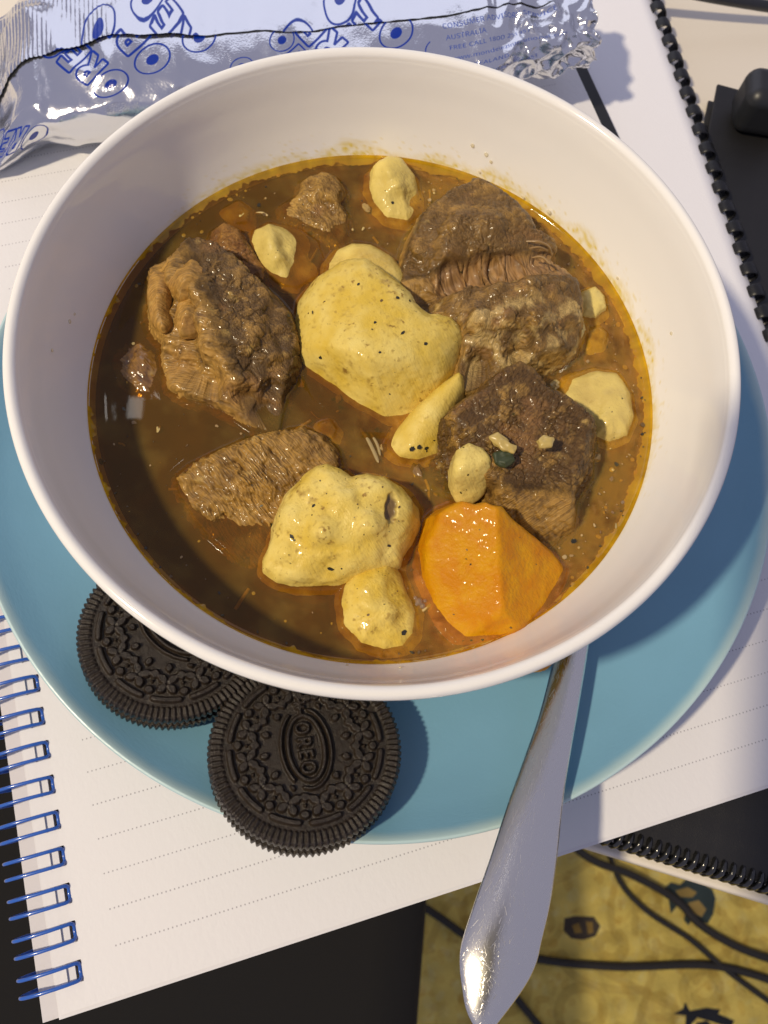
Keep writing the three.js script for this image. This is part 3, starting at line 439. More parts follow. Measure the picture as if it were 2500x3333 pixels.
for (const [pts, h, lab] of [
  [[[1250, 655], [1262, 632], [1285, 624], [1302, 640], [1306, 664], [1286, 680], [1262, 676]], 3.2, 'pale potato crumb between the largest beef chunk and the right wall'],
  [[[1236, 700], [1258, 688], [1266, 712], [1252, 738], [1236, 730]], 2.2, 'narrow potato crumb pressed against the largest beef chunk'],
  [[[1268, 722], [1292, 710], [1308, 722], [1300, 745], [1276, 748]], 0.7, 'sunken potato crumb in the oil by the right wall'],
  [cropA([[890, 385], [955, 350], [1012, 395], [1005, 448], [938, 450]]), 1.2, 'little potato crumb floating between the ragged beef scrap and the far left wall'],
  [cropD([[1400, 225], [1450, 205], [1475, 250], [1460, 290], [1415, 270]]), 0.8, 'tiny potato crumb floating beside the ridged beef slab']])
  food('potato_scrap', lab, 'potato', potatoMat, { outline: pts, hs: h * 0.5, tops: [[pts[0][0], pts[0][1], h * 0.6], [(pts[0][0] + pts[3][0]) / 2, (pts[0][1] + pts[3][1]) / 2, h]], depth: 4, round: 1.8, detail: 20, ...spud({ off: pts[0][0], lump: 0.5, dust: 0.15, base: [0.56, 0.45, 0.17], rough: 0.13 }) }, SPUD);
food('pumpkin_chunk', 'bright orange pumpkin wedge with a lengthwise ridge', 'pumpkin', pumpkinMat, {
  outline: [[930, 1120], [955, 1102], [985, 1090], [1012, 1097], [1032, 1092], [1052, 1100], [1075, 1104], [1100, 1128], [1150, 1163], [1190, 1193], [1217, 1225], [1211, 1248], [1186, 1292], [1132, 1342], [1090, 1371], [1050, 1387], [1010, 1385], [978, 1350], [950, 1290], [926, 1230], [917, 1180]], hs: 4,
  facets: [[[985, 1095, 12.5], [1078, 1150, 14], [1075, 1340, 7]], [[925, 1130, 9], [948, 1260, 4], [985, 1110, 12.3]], [[1078, 1130, 14.4], [1075, 1350, 6.8], [1195, 1235, 2.5]], [[1090, 1365, 2.2], [1000, 1368, 2], [1050, 1310, 8.3]]], sharp: 0.7, depth: 9, round: 1.5, detail: 62,
  disp: (x, y, z) => 0.42 * fbm(x / 6 + 5, y / 6, z / 6, 4) + 0.09 * noise(x / 0.7, y / 0.7, z / 0.7),
  color: (x, y, z) => { const n = fbm(x / 5 + 9, y / 5, z / 5, 4), f = fbm(x / 1.1, y / 1.1, z / 1.1, 2); return mix3([0.55, 0.207, 0.001], [0.62, 0.30, 0.003], clamp(0.4 + 1.5 * n + 0.5 * f)); },
});

// ---------------------------------------------------------------- broth
const brothTone = (x, z) => {   // milky, meaty broth towards the right; darker and clearer on the left
  const t = smooth(-38, 40, x + 0.25 * z + 22 * fbm(x / 30, 0.5, z / 30, 3));
  const n = fbm(x / 11, 2, z / 11, 4), f = fbm(x / 2.4, 5, z / 2.4, 4);
  let c = mix3([0.47, 0.28, 0.046], [0.82, 0.62, 0.145], clamp(0.02 + t * 0.8 + 1.3 * n + 0.9 * f * (0.25 + t)));
  const bit = smooth(0.18, 0.30, fbm(x / 1.3, 8, z / 2.9, 3) + 0.12 * (t - 0.7));
  c = mix3(c, [0.92, 0.70, 0.26], bit * 0.7 * t);
  return c;
};
const shore = (x, z) => {   // distance to the nearest piece of food that breaks the surface
  let d = 9; for (const w of waterline) { if (x < w.b[0] - 5 || x > w.b[1] + 5 || z < w.b[2] - 5 || z > w.b[3] + 5) continue; d = Math.min(d, polySD(w.P, x, z) - w.o); } return d;
};
const brothGeo = (y, r, curve) => gridGeo(curve ? 640 : 420, curve ? 270 : 200, (u, v) => {
  const a = u * Math.PI * 2, q = r * Math.pow(v, 0.7), x = Math.cos(a) * q, z = Math.sin(a) * q;
  const e = r - q, s = curve ? shore(x, z) : 9, h = curve ? 0.9 * Math.exp(-e / 0.9) + (s < 6 ? 0.75 * Math.exp(-Math.max(s, -0.3) / 0.75) : 0) : 0;
  return [x, y + h, z, brothTone(x + (curve ? 0 : 7), z + (curve ? 0 : y)), [x / 40, z / 40]];
}, true);
{
  const broth = group('broth');
  mesh('surface', brothGeo(SOUP, SR + 0.35, true), phys(C(1, 1, 1), { vertexColors: true, roughness: 0.015, ior: 1.37, specularIntensity: 0.75, transmission: 0.86, thickness: 0 }), broth);
  for (const [dy, tr] of [[-0.9, 0.76], [-2.0, 0.7], [-3.5, 0.62]]) mesh('murky_layer', brothGeo(SOUP + dy, SR + dy * 0.72 + 0.2, false), phys(C(0.92, 0.9, 0.86), { vertexColors: true, roughness: 0.2, specularIntensity: 0, transmission: tr, thickness: 0, ior: 1.01 }), broth);
  mesh('murky_layer', brothGeo(SOUP - 5.2, SR - 4, false), phys(C(0.5, 0.4, 0.3), { vertexColors: true, roughness: 0.6, specularIntensity: 0 }), broth);
  // a rim of yellow oil along the bowl wall
  const oil = gridGeo(1200, 6, (u, v) => {
    const a = u * Math.PI * 2, side = smooth(-0.5, 0.7, Math.cos(a + 0.35)), ca = Math.cos(a), sa = Math.sin(a);
    const w = 0.4 + 1.25 * side + 1.0 * noise(ca * 7, sa * 7, 3) + 0.8 * noise(ca * 28, sa * 28, 5) + 0.4 * noise(ca * 80, sa * 80, 5);
    const r = SR + 0.7 - v * Math.max(0.18, w) * 1.25, e = SR + 0.35 - r;
    const y = SOUP + 0.12 + 0.95 * Math.exp(-Math.max(e, -0.6) / 0.9) - 0.11 * smooth(0.7, 1, v);
    const k = clamp(0.5 + noise(ca * 15, sa * 15, 9) + 0.5 * noise(ca * 50, sa * 50, 1));
    return [ca * r, y, sa * r, mix3(mix3([0.60, 0.38, 0.02], [0.92, 0.64, 0.03], k), [0.70, 0.38, 0.03], v * 0.7), [u, v]];
  }, true);
  mesh('oil_rim', oil, phys(C(1, 1, 1), { vertexColors: true, roughness: 0.06, transmission: 0.55, thickness: 0, ior: 1.45 }), broth);
  tag(broth, 'brown oily stew broth filling the white bowl', 'broth');
}

// ---------------------------------------------------------------- cookies
{
  const R = 22.0, N = 1024, [c, g] = canvas(N, N), S = 500, q = (r, a) => [N / 2 + Math.cos(a) * r * S, N / 2 + Math.sin(a) * r * S];
  g.fillStyle = '#000'; g.fillRect(0, 0, N, N); g.strokeStyle = g.fillStyle = '#fff'; g.lineCap = 'round'; g.lineJoin = 'round';
  for (let k = 0; k < 12; k++) { const a = k * Math.PI / 6; g.lineWidth = 0.05 * S; g.beginPath(); g.arc(N / 2, N / 2, 0.775 * S, a + 0.07, a + Math.PI / 6 - 0.09); g.stroke(); }
  const petal = (r, a, l, w, turn) => { const [x, y] = q(r, a); g.save(); g.translate(x, y); g.rotate(a + turn); g.beginPath(); g.moveTo(-l * S, 0); g.quadraticCurveTo(0, -w * S, l * S, 0); g.quadraticCurveTo(0, w * S, -l * S, 0); g.fill(); g.restore(); };
  for (let k = 0; k < 12; k++) {
    const a = (k + 0.5) * Math.PI / 6;
    for (const t of [0.25, 0.75, 1.25, 1.75]) { const p = q(0.605, a), o = 0.062, an = a + t * Math.PI; const x = p[0] + Math.cos(an) * o * S, y = p[1] + Math.sin(an) * o * S; g.save(); g.translate(x, y); g.rotate(an); g.beginPath(); g.moveTo(-0.055 * S, 0); g.quadraticCurveTo(0.02 * S, -0.085 * S, 0.075 * S, 0); g.quadraticCurveTo(0.02 * S, 0.085 * S, -0.055 * S, 0); g.fill(); g.restore(); }
    petal(0.695, a + Math.PI / 12, 0.045, 0.10, 0); petal(0.52, a + Math.PI / 12, 0.055, 0.09, 0); petal(0.43, a, 0.05, 0.07, 0);
    const [x, y] = q(0.605, a + Math.PI / 12); g.beginPath(); g.arc(x, y, 0.016 * S, 0, 7); g.fill();
  }
  g.save(); g.translate(N / 2, N / 2); g.rotate(-0.17);
  g.fillStyle = '#000'; g.beginPath(); g.ellipse(0, 0, 0.3 * S, 0.5 * S, 0, 0, 7); g.fill(); g.fillStyle = '#fff';
  g.lineWidth = 0.038 * S; g.beginPath(); g.ellipse(0, 0.02 * S, 0.185 * S, 0.345 * S, 0, 0, 7); g.stroke();
  g.lineWidth = 0.03 * S; g.beginPath(); g.ellipse(0, 0.02 * S, 0.255 * S, 0.425 * S, 0, -1.25, 1.9); g.stroke(); g.beginPath(); g.ellipse(0, 0.02 * S, 0.255 * S, 0.425 * S, 0, 2.3, 4.2); g.stroke();
  g.lineWidth = 0.028 * S; g.beginPath(); g.moveTo(0, -0.36 * S); g.lineTo(0, -0.53 * S); g.moveTo(-0.06 * S, -0.47 * S); g.lineTo(0.06 * S, -0.47 * S); g.moveTo(-0.045 * S, -0.42 * S); g.lineTo(0.045 * S, -0.42 * S); g.stroke();
  g.rotate(Math.PI / 2); g.font = `bold ${Math.round(0.215 * S)}px sans-serif`; g.textAlign = 'center'; g.textBaseline = 'middle'; g.fillText('OREO', 0.02 * S, 0.012 * S);
  g.restore();
  const raw = g.getImageData(0, 0, N, N).data; let H = new Float32Array(N * N); for (let i = 0; i < N * N; i++) H[i] = raw[i * 4] / 255;
  for (let pass = 0; pass < 3; pass++) { const A = new Float32Array(N * N), r = 5; for (let dir = 0; dir < 2; dir++) { const src = dir ? A : H, dst = dir ? H : A, st = dir ? N : 1; for (let o = 0; o < N; o++) { const b = dir ? o : o * N; let acc = 0; for (let i = -r; i <= r; i++) acc += src[b + clamp(i, 0, N - 1) * st]; for (let i = 0; i < N; i++) { dst[b + i * st] = acc / (2 * r + 1); acc += src[b + Math.min(i + r + 1, N - 1) * st] - src[b + Math.max(i - r, 0) * st]; } } } }
  const relief = (x, y) => { const X = clamp(N / 2 + x * S, 0, N - 2), Y = clamp(N / 2 + y * S, 0, N - 2), i = X | 0, j = Y | 0, u = X - i, v = Y - j; return lerp(lerp(H[j * N + i], H[j * N + i + 1], u), lerp(H[(j + 1) * N + i], H[(j + 1) * N + i + 1], u), v); };
  const wafer = (detailed) => gridGeo(640, detailed ? 170 : 60, (u, v) => {   // v: face centre -> edge -> side -> underside
    const a = u * Math.PI * 2, ridge = Math.pow(0.5 + 0.5 * Math.cos(a * 98), 0.8);
    let r, y;
    const vf = detailed ? 0.82 : 0.4;
    if (v <= vf) { const k = v / vf; r = R * k; const rim = smooth(0.835, 0.875, k) * smooth(1.0, 0.955, k); y = 2.75 + (detailed ? 1.0 * smooth(0.08, 0.8, relief(Math.cos(a) * k, Math.sin(a) * k)) * (k < 0.84 ? 1 : 0) : 0) + rim * (0.12 + 0.5 * ridge) - smooth(0.955, 1, k) * (1 - ridge) * 0.5; r -= (1 - ridge) * 0.6 * smooth(0.96, 1, k); }
    else if (v <= 0.95) { const k = (v - vf) / (0.95 - vf); r = R - (1 - ridge) * 0.6 + 0.12 * Math.sin(k * Math.PI); y = 2.75 - (1 - ridge) * 0.5 - k * (2.3 - (1 - ridge) * 0.2); }
    else { const k = (v - 0.95) / 0.05; r = (R - (1 - ridge) * 0.6) * (1 - k) + 0.001; y = 0.05 + 0.2 * (1 - k); }
    const x = Math.cos(a) * r, z = Math.sin(a) * r, n = fbm(x / 1.1, y, z / 1.1, 3), m = 1 + 0.9 * n;
    y += 0.10 * n + 0.12 * fbm(x / 6, 3, z / 6, 2);
    return [x, y, z, [0.024 * m, 0.0165 * m, 0.0108 * m], [x / 10, z / 10]];
  }, true);
  const dark = phys(C(1, 1, 1), { vertexColors: true, roughness: 0.37, specularIntensity: 1, bumpMap: repeatOf(grainTex, 1.6), bumpScale: 0.00025 });
  const cream = std(C(0.8, 0.76, 0.68), { roughness: 0.8 });
  const face = wafer(true), under = wafer(false);
  const creamGeo = gridGeo(120, 16, (u, v) => { const a = u * Math.PI * 2, t = v * Math.PI, r = v < 0.02 || v > 0.98 ? 0.01 : 18.6 + Math.sin(t) * 0.8 + 0.2 * noise(a * 3, v * 3, 2); return [Math.cos(a) * r, 2.4 - 2.6 * v * 0.98, Math.sin(a) * r]; }, true);
  const made = group('sandwich_cookie');
  const t = mesh('top_wafer', face, dark, made); t.position.y = 5.6 * U;
  const cr = mesh('cream', creamGeo, cream, made); cr.position.y = 3.2 * U;
  const bw = mesh('bottom_wafer', under, dark, made); bw.rotation.x = Math.PI; bw.position.y = 3.1 * U;
  const place = (o, u, v, hTop, tilt, spin) => {
    const p = px(u, v, hTop), out = V(p.x - PX, 0, p.z - PZ).normalize(), up = V(0, 1, 0).applyAxisAngle(V(0, 1, 0).cross(out), -0).clone();
    const axis = V(out.z, 0, -out.x);   // tangent: turning about it lifts the outer edge
    up.applyAxisAngle(axis, -tilt);
    const base = p.clone().addScaledVector(up, -8.9);
    o.quaternion.setFromUnitVectors(V(0, 1, 0), up).multiply(new THREE.Quaternion().setFromAxisAngle(V(0, 1, 0), spin)); o.position.copy(base).multiplyScalar(U); return o;
  };
  const second = made.clone();
  place(made, 996, 2427, 23, 0.33, -0.26); tag(made, 'dark sandwich cookie leaning over the edge of the blue plate', 'cookie', 'chocolate sandwich cookies on the plate');
  place(second, 566, 2048, 20.2, 0.24, 0.5); tag(second, 'dark sandwich cookie tucked partly under the rim of the white bowl', 'cookie', 'chocolate sandwich cookies on the plate');
}

// ---------------------------------------------------------------- spoon
{
  const spoon = group('spoon');
  const rows = [   // left edge, right edge (pixels), height
    [1820, 2050, 1948, 1995, 15.5], [1803, 2137, 1922, 2080, 16.6], [1778, 2240, 1900, 2205, 18.2], [1748, 2347, 1879, 2330, 20], [1708, 2460, 1858, 2450, 22], [1658, 2600, 1835, 2592, 24.4], [1593, 2799, 1814, 2788, 27], [1540, 2950, 1792, 2940, 28.6], [1499, 3085, 1763, 3066, 29.6], [1496, 3150, 1748, 3130, 30], [1503, 3210, 1722, 3190, 30.2], [1517, 3287, 1660, 3280, 30.3], [1545, 3345, 1612, 3340, 30.3], [1572, 3372, 1584, 3372, 30.2]];
  const Lc = new THREE.CatmullRomCurve3(rows.map((r) => px(r[0], r[1], r[4])), false, 'centripetal'), Rc = new THREE.CatmullRomCurve3(rows.map((r) => px(r[2], r[3], r[4])), false, 'centripetal');
  const n = 150, Ls = [], Rs = []; for (let i = 0; i <= n; i++) { Ls.push(Lc.getPoint(i / n)); Rs.push(Rc.getPoint(i / n)); }
  const geo = gridGeo(44, n, (u, v) => {
    const k = Math.round(v * n), l = Ls[k], r = Rs[k], w = l.distanceTo(r), a = u * Math.PI * 2 - Math.PI / 2;
    const c = Math.sin(a), top = Math.cos(a) >= 0 ? 1 : -1, s = Math.sign(c) * Math.pow(Math.abs(c), 0.8), f = 0.5 + 0.5 * s;   // across the handle
    const crown = (1 - s * s), edge = Math.pow(Math.max(0, 1 - Math.pow(Math.abs(s), 10)), 0.5);
    const p = l.clone().lerp(r, f);
    p.y += top > 0 ? 0.55 * edge * Math.min(1, w / 3) + crown * w * 0.13 : -0.55 * edge * Math.min(1, w / 3) + crown * w * 0.115;
    return [p.x, p.y, p.z, null, [f * w / 60, v * 2]];
  }, true);
  const [c, g] = canvas(512, 1024); g.fillStyle = 'rgb(70,70,70)'; g.fillRect(0, 0, 512, 1024);
  for (let i = 0; i < 2400; i++) { const x = rr(0, 512), y = rr(0, 1024), l = rr(6, 60), k = rr(-0.5, 0.5) + Math.PI / 2, b = rnd() < 0.5 ? rr(100, 190) : rr(40, 60); g.strokeStyle = `rgba(${b},${b},${b},${rr(0.15, 0.7)})`; g.lineWidth = rr(0.5, 1.5); g.beginPath(); g.moveTo(x, y); g.lineTo(x + Math.cos(k) * l, y + Math.sin(k) * l); g.stroke(); }
  const scr = new THREE.CanvasTexture(c); scr.wrapS = scr.wrapT = THREE.RepeatWrapping; scr.magFilter = THREE.LinearFilter; scr.repeat.set(3, 1.5);
  const steel = phys(C(0.84, 0.81, 0.75), { metalness: 1, roughness: 0.85, roughnessMap: scr, bumpMap: scr, bumpScale: 0.0001 });
  mesh('handle', geo, steel, spoon);
  const a0 = Ls[0].clone().lerp(Rs[0], 0.5), dir = a0.clone().sub(Ls[40].clone().lerp(Rs[40], 0.5)).setY(0).normalize(), sd = V(-dir.z, 0, dir.x);
  const w0 = Ls[0].distanceTo(Rs[0]);
  const neck = gridGeo(20, 30, (u, v) => { const a = u * Math.PI * 2, p = a0.clone().addScaledVector(dir, v * 26 - 0.5).addScaledVector(sd, Math.cos(a) * lerp(w0 / 2, 2.6, smooth(0, 0.6, v))); return [p.x, a0.y - 4.2 * smooth(0, 1, v) + Math.sin(a) * lerp(0.9, 1.4, v), p.z]; }, true);
  mesh('neck', neck, steel, spoon);
  const bowlC = a0.clone().addScaledVector(dir, 46);
  const dish = gridGeo(48, 24, (u, v) => { const a = u * Math.PI * 2, t = v < 0.5 ? v * 2 : 2 - v * 2, q = v < 0.5 ? 0 : 1.0, p = bowlC.clone().addScaledVector(dir, Math.cos(a) * 23 * t).addScaledVector(sd, Math.sin(a) * 14 * t); return [p.x, 8.0 + 5.2 * t * t + q, p.z]; }, true);
  mesh('spoon_bowl', dish, steel, spoon);
  tag(spoon, 'scratched steel spoon with its pointed handle hanging over the plate edge', 'spoon');
}

// ---------------------------------------------------------------- foil packet
{
  const packet = group('foil_packet');
  const A = V(-98, 0, -149), B = V(106, 0, -119), AX = B.clone().sub(A), LEN = AX.length(); AX.normalize(); const SD = V(-AX.z, 0, AX.x);   // SD points to the viewer
  const curve = (xs, s) => { for (let i = 1; i < xs.length; i++) if (s <= xs[i][0]) { const t = (s - xs[i - 1][0]) / (xs[i][0] - xs[i - 1][0]), k = t * t * (3 - 2 * t); return lerp(xs[i - 1][1], xs[i][1], k); } return xs[xs.length - 1][1]; };
  const hOf = (s) => curve([[0, 2.5], [0.05, 6], [0.16, 23], [0.3, 27], [0.62, 26], [0.8, 23], [0.9, 20], [1, 17]], s), lift = (s) => 12 * smooth(0.55, 1, s), wOf = (s) => curve([[0, 33], [0.06, 31], [0.16, 27], [0.62, 27], [0.8, 25.5], [0.9, 20], [1, 15]], s);
  const ridged = (x, y, z) => 1 - Math.abs(noise(x, y, z)) * 2;
  const point = (s, v) => {   // v: 0 underneath, 0.25 front, 0.5 top, 0.75 back
    const a = v * Math.PI * 2, h = hOf(s), w = wOf(s), cx = Math.sin(a), cy = -Math.cos(a), e = 0.72;
    const X = Math.sign(cx) * Math.pow(Math.abs(cx), e) * w, Y = Math.sign(cy) * Math.pow(Math.abs(cy), e) * h / 2 + h / 2 + 0.6;
    const up = lift(s), endL = smooth(0.19, 0.02, s), endR = smooth(0.76, 0.92, s);
    const pleat = (ridged(v * 9.2 + 0.4, s * 2.0, 1) - 0.4) * 3.6 * endL + (noise(v * 26, s * 5, 3)) * 1.0 * endL;
    const crink = endR * (2.6 * (ridged(s * 26, v * 9, 3) - 0.55) + 0.9 * (ridged(s * 47, v * 17, 8) - 0.5) + 0.25 * noise(s * 110, v * 40, 5));
    const dent = 1.5 * fbm(s * 13, v * 5.5, 7, 3) + 0.7 * (ridged(s * 9 + v * 7, v * 5 - s * 5, 2) - 0.6) + 0.10 * noise(s * 70, v * 26, 4);
    const fold = 2.2 * (ridged(v * 6 + s * 5, s * 7 - v * 2, 11) - 0.75) * smooth(0.5, 0.12, s);
    const sag = smooth(0.16, 0.20, v) * smooth(0.30, 0.25, v) * -1.2 * (0.6 + noise(s * 14, 2, 2));
    const d = (pleat + crink + dent + fold + sag) * smooth(0, 0.06, Math.min(v, 1 - v) + 0.01), l = Math.hypot(X / w, (Y - h / 2) / (h / 2 || 1)) || 1;
    const p = A.clone().addScaledVector(AX, s * LEN + endR * 2.2 * noise(v * 12, s * 22, 9) * (s > 0.96 ? 2.2 : 1)).addScaledVector(SD, X + d * X / w / l);
    p.y = up + Math.max(0.25, Y + d * ((Y - h / 2) / (h / 2 || 1)) / l); return p;
  };
  // print: S pixels per mm along, T pixels per turn
  const CW = 2048, CH = 1536, [c, g] = canvas(CW, CH); g.fillStyle = 'rgb(226,227,232)'; g.fillRect(0, 0, CW, CH);
  const blue = 'rgb(12,46,150)', per = 150, kx = CW / LEN, ky = CH / per;
  const word = (s, v, size, ang, outline = true) => {   // O R E O set along one diagonal
    g.save(); g.translate(s * CW, v * CH); g.scale(kx, -ky); g.rotate(ang); g.translate(-0.42 * size, 0); g.strokeStyle = g.fillStyle = blue; g.lineJoin = 'round';
    let x = 0;
    const ring = (rx, ry) => { g.lineWidth = 0.055 * size; g.beginPath(); g.ellipse(x + rx, 0, rx, ry, 0, 0, 7); g.stroke(); g.beginPath(); g.ellipse(x + rx, 0, rx * 0.36, ry * 0.36, 0, 0, 7); g.fill(); x += rx * 2 + 0.05 * size; };
    const letter = (ch) => { g.font = `bold ${size * 1.15}px sans-serif`; g.textBaseline = 'middle'; const w = g.measureText(ch).width; g.lineWidth = 0.15 * size; g.strokeText(ch, x, 0.05 * size); g.save(); g.fillStyle = 'rgb(226,227,232)'; g.fillText(ch, x, 0.05 * size); g.restore(); x += w * 1.02; };
    ring(0.42 * size, 0.56 * size); letter('R'); letter('E'); ring(0.42 * size, 0.56 * size); g.restore();
  };
  const back = -2.27, fwd = 0.87;   // the print runs both ways on the slant
  for (const [s, v, size, a] of [[0.262, 0.378, 10.5, back], [0.325, 0.43, 10.5, back], [0.395, 0.475, 10, back], [0.135, 0.26, 9.5, back], [0.612, 0.398, 10.5, back], [0.685, 0.455, 10.5, back], [0.452, 0.405, 6.8, fwd], [0.515, 0.462, 7.5, fwd], [0.40, 0.33, 6, fwd]]) word(s, v, size, a);
  g.fillStyle = blue; g.save(); [['MAY CONTAIN MILK.', 0.485], ['CONSUMER ADVISORY SERVICE', 0.455], ['AUSTRALIA', 0.428], ['FREE CALL 1800 251 451', 0.400], ['www.mondelezinternational.com', 0.368], ['NEW ZEALAND', 0.338], ['FREE CALL 0800 502 451', 0.30]].forEach(([tx, v], i) => { g.save(); g.translate((0.752 + i * 0.003) * CW, v * CH); g.scale(kx, -ky); g.font = '2.5px sans-serif'; g.textBaseline = 'middle'; g.fillText(tx, 0, 0); g.restore(); });
  g.strokeStyle = blue; g.lineWidth = 4; g.beginPath(); g.arc(0.752 * CW, 0.40 * CH, 55, 2.3, 4.0); g.stroke();
  g.restore();
  const t = new THREE.CanvasTexture(c); t.colorSpace = THREE.SRGBColorSpace; t.magFilter = THREE.LinearFilter; t.flipY = false;
  const md = g.getImageData(0, 0, CW, CH).data, [mc, mg] = canvas(CW, CH), im = mg.createImageData(CW, CH);
  for (let i = 0; i < CW * CH; i++) { const k = clamp((md[i * 4] - 22) / 200) * 255; im.data[i * 4] = im.data[i * 4 + 1] = im.data[i * 4 + 2] = k; im.data[i * 4 + 3] = 255; }
  mg.putImageData(im, 0, 0); const mt = new THREE.CanvasTexture(mc); mt.magFilter = THREE.LinearFilter; mt.flipY = false;
  const foil = phys(C(1, 1, 1), { map: t, metalness: 0.96, metalnessMap: mt, roughness: 0.13, bumpMap: repeatOf(grainTex, 14, 9), bumpScale: 0.00006, side: THREE.DoubleSide });
  const film = gridGeo(520, 260, (s, v) => { const p = point(s, v); return [p.x, p.y, p.z, null, [s, v]]; }, false, true);
  mesh('film', film, foil, packet);
  const seal = gridGeo(420, 24, (s, v) => {
    const q = 0.03 + s * 0.9, vv = lerp(0.478 + 0.012 * noise(q * 9, 1, 1) - 0.02 * smooth(0.2, 0.0, q), 0.62, v), p = point(q, vv);
    const up = 0.32 + (0.1 + 0.7 * smooth(0.55, 0.15, q)) * (1 - v) * (0.7 + 1.1 * noise(q * 10, 2, 6)) + 0.22 * Math.sin(q * LEN * 4.4) * smooth(0.4, 0.1, q) + 0.25 * noise(q * 60, v * 6, 2);
    return [p.x, p.y + Math.max(0.28, up), p.z, null, [q, vv + 0.06]];
  });
  mesh('fin_seal', seal, foil, packet).userData.label = 'embossed seam strip folded over the top of the packet';
  tag(packet, 'crumpled silver foil cookie packet with blue lettering behind the bowl', 'packet');
}
// ---------------------------------------------------------------- small things in the stew
function tops(name, minUp) {   // upper vertices of one kind of food: places for flakes
  const out = []; for (const o of scene.children) if (o.isMesh && o.name.startsWith(name)) { const p = o.geometry.attributes.position, n = o.geometry.attributes.normal; for (let i = 0; i < p.count; i += 3) if (n.getY(i) > minUp && p.getY(i) > (SOUP + 0.8) * U) out.push([V(p.getX(i), p.getY(i), p.getZ(i)), V(n.getX(i), n.getY(i), n.getZ(i))]); } return out;
}
function flake(p, n, r, thick, col, list) {   // an irregular little plate lying on the surface
  const k = 5 + (rnd() * 4 | 0), t = V(rr(-1, 1), rr(-1, 1), rr(-1, 1)).cross(n).normalize(), b = n.clone().cross(t), st = rr(0.45, 1), pos = [], idx = [], cl = [];
  const rad = []; for (let i = 0; i < k; i++) rad.push(r * rr(0.55, 1.15));
  for (const s of [1, -1]) for (let i = 0; i < k; i++) { const a = i / k * Math.PI * 2, q = p.clone().addScaledVector(t, Math.cos(a) * rad[i] * U).addScaledVector(b, Math.sin(a) * rad[i] * st * U).addScaledVector(n, (s > 0 ? thick : -0.15) * U * (s > 0 ? rr(0.7, 1.3) : 1)); pos.push(q.x, q.y, q.z); cl.push(...col); }
  for (let i = 1; i < k - 1; i++) { idx.push(0, i, i + 1); idx.push(k, k + i + 1, k + i); }
  for (let i = 0; i < k; i++) { const j = (i + 1) % k; idx.push(i, k + i, j, j, k + i, k + j); }
  const g = new THREE.BufferGeometry(); g.setAttribute('position', new THREE.Float32BufferAttribute(pos, 3)); g.setAttribute('color', new THREE.Float32BufferAttribute(cl, 3)); g.setIndex(idx); list.push(g.toNonIndexed());
}
const inSoup = (u, v) => px(u * D, v * D, SOUP);
{
  const list = [], dark = () => { const k = rnd(); return k < 0.3 ? [0.02, 0.018, 0.008] : k < 0.65 ? [0.06, 0.048, 0.014] : [0.13, 0.075, 0.02]; };
  const sp = tops('potato', 0.35), bf = tops('beef', 0.3), pu = tops('pumpkin', 0.3);
  for (let i = 0; i < 420; i++) { const [p, n] = sp[rnd() * sp.length | 0], k = Math.pow(rnd(), 6); if (noise(p.x * 140, p.y * 140, p.z * 140 + 5) < rr(-0.35, 0.35)) continue; flake(p, n, 0.09 + 0.5 * k, 0.05 + 0.08 * k, dark(), list); }
  for (let i = 0; i < 40; i++) { const [p, n] = bf[rnd() * bf.length | 0]; flake(p, n, 0.15 + 0.5 * Math.pow(rnd(), 3), 0.12, dark(), list); }
  for (let i = 0; i < 12; i++) { const [p, n] = pu[rnd() * pu.length | 0]; flake(p, n, 0.12 + 0.25 * rnd(), 0.08, dark(), list); }
  for (let i = 0; i < 230; i++) { const a = rr(0, 6.283), r = SR * Math.sqrt(rnd()) * 0.99; flake(V(Math.cos(a) * r * U, (SOUP + 0.03) * U, Math.sin(a) * r * U), V(0, 1, 0), 0.15 + 0.75 * Math.pow(rnd(), 4), 0.1, dark(), list); }
  for (let i = 0; i < 34; i++) { const a = rr(2.2, 5.2) - 2.0, r = SR - rr(0.2, 1.6); flake(V(Math.cos(a) * r * U, (SOUP + 0.35) * U, Math.sin(a) * r * U), V(0, 1, 0), 0.25 + 0.55 * rnd() * rnd(), 0.12, dark(), list); }
  for (const [u, v, r] of [[217, 998, 1.0], [250, 1110, 1.3], [232, 687, 0.7], [868, 720, 0.75], [632, 1160, 0.9], [713, 1230, 0.8], [573, 1130, 0.95], [874, 1365, 0.85], [1035, 540 + 400, 0.5], [890, 968, 0.9], [905, 966, 0.7], [920, 967, 0.7], [720, 863, 0.9], [735, 880, 0.7], [1320, 1180, 0.8], [1245, 1290, 0.6]]) {
    const q = inSoup(u, v); let best = null, bd = 2.2 * U; for (const [p, n] of sp) { const w = px(u * D, v * D, p.y / U), d = Math.hypot(p.x - w.x * U, p.z - w.z * U); if (d < bd) { bd = d; best = [p, n]; } }
    flake(best ? best[0] : q.setY(SOUP + 0.05).multiplyScalar(U), best ? best[1] : V(0, 1, 0), r, 0.18, [0.02, 0.018, 0.01], list);
  }
  const m = mesh('herb_flakes', mergeGeometries(list), phys(C(1, 1, 1), { vertexColors: true, roughness: 0.35, clearcoat: 0.4, flatShading: true })); tag(m, 'dark herb and pepper flakes scattered over the stew', 'herbs', null, 'stuff');
}
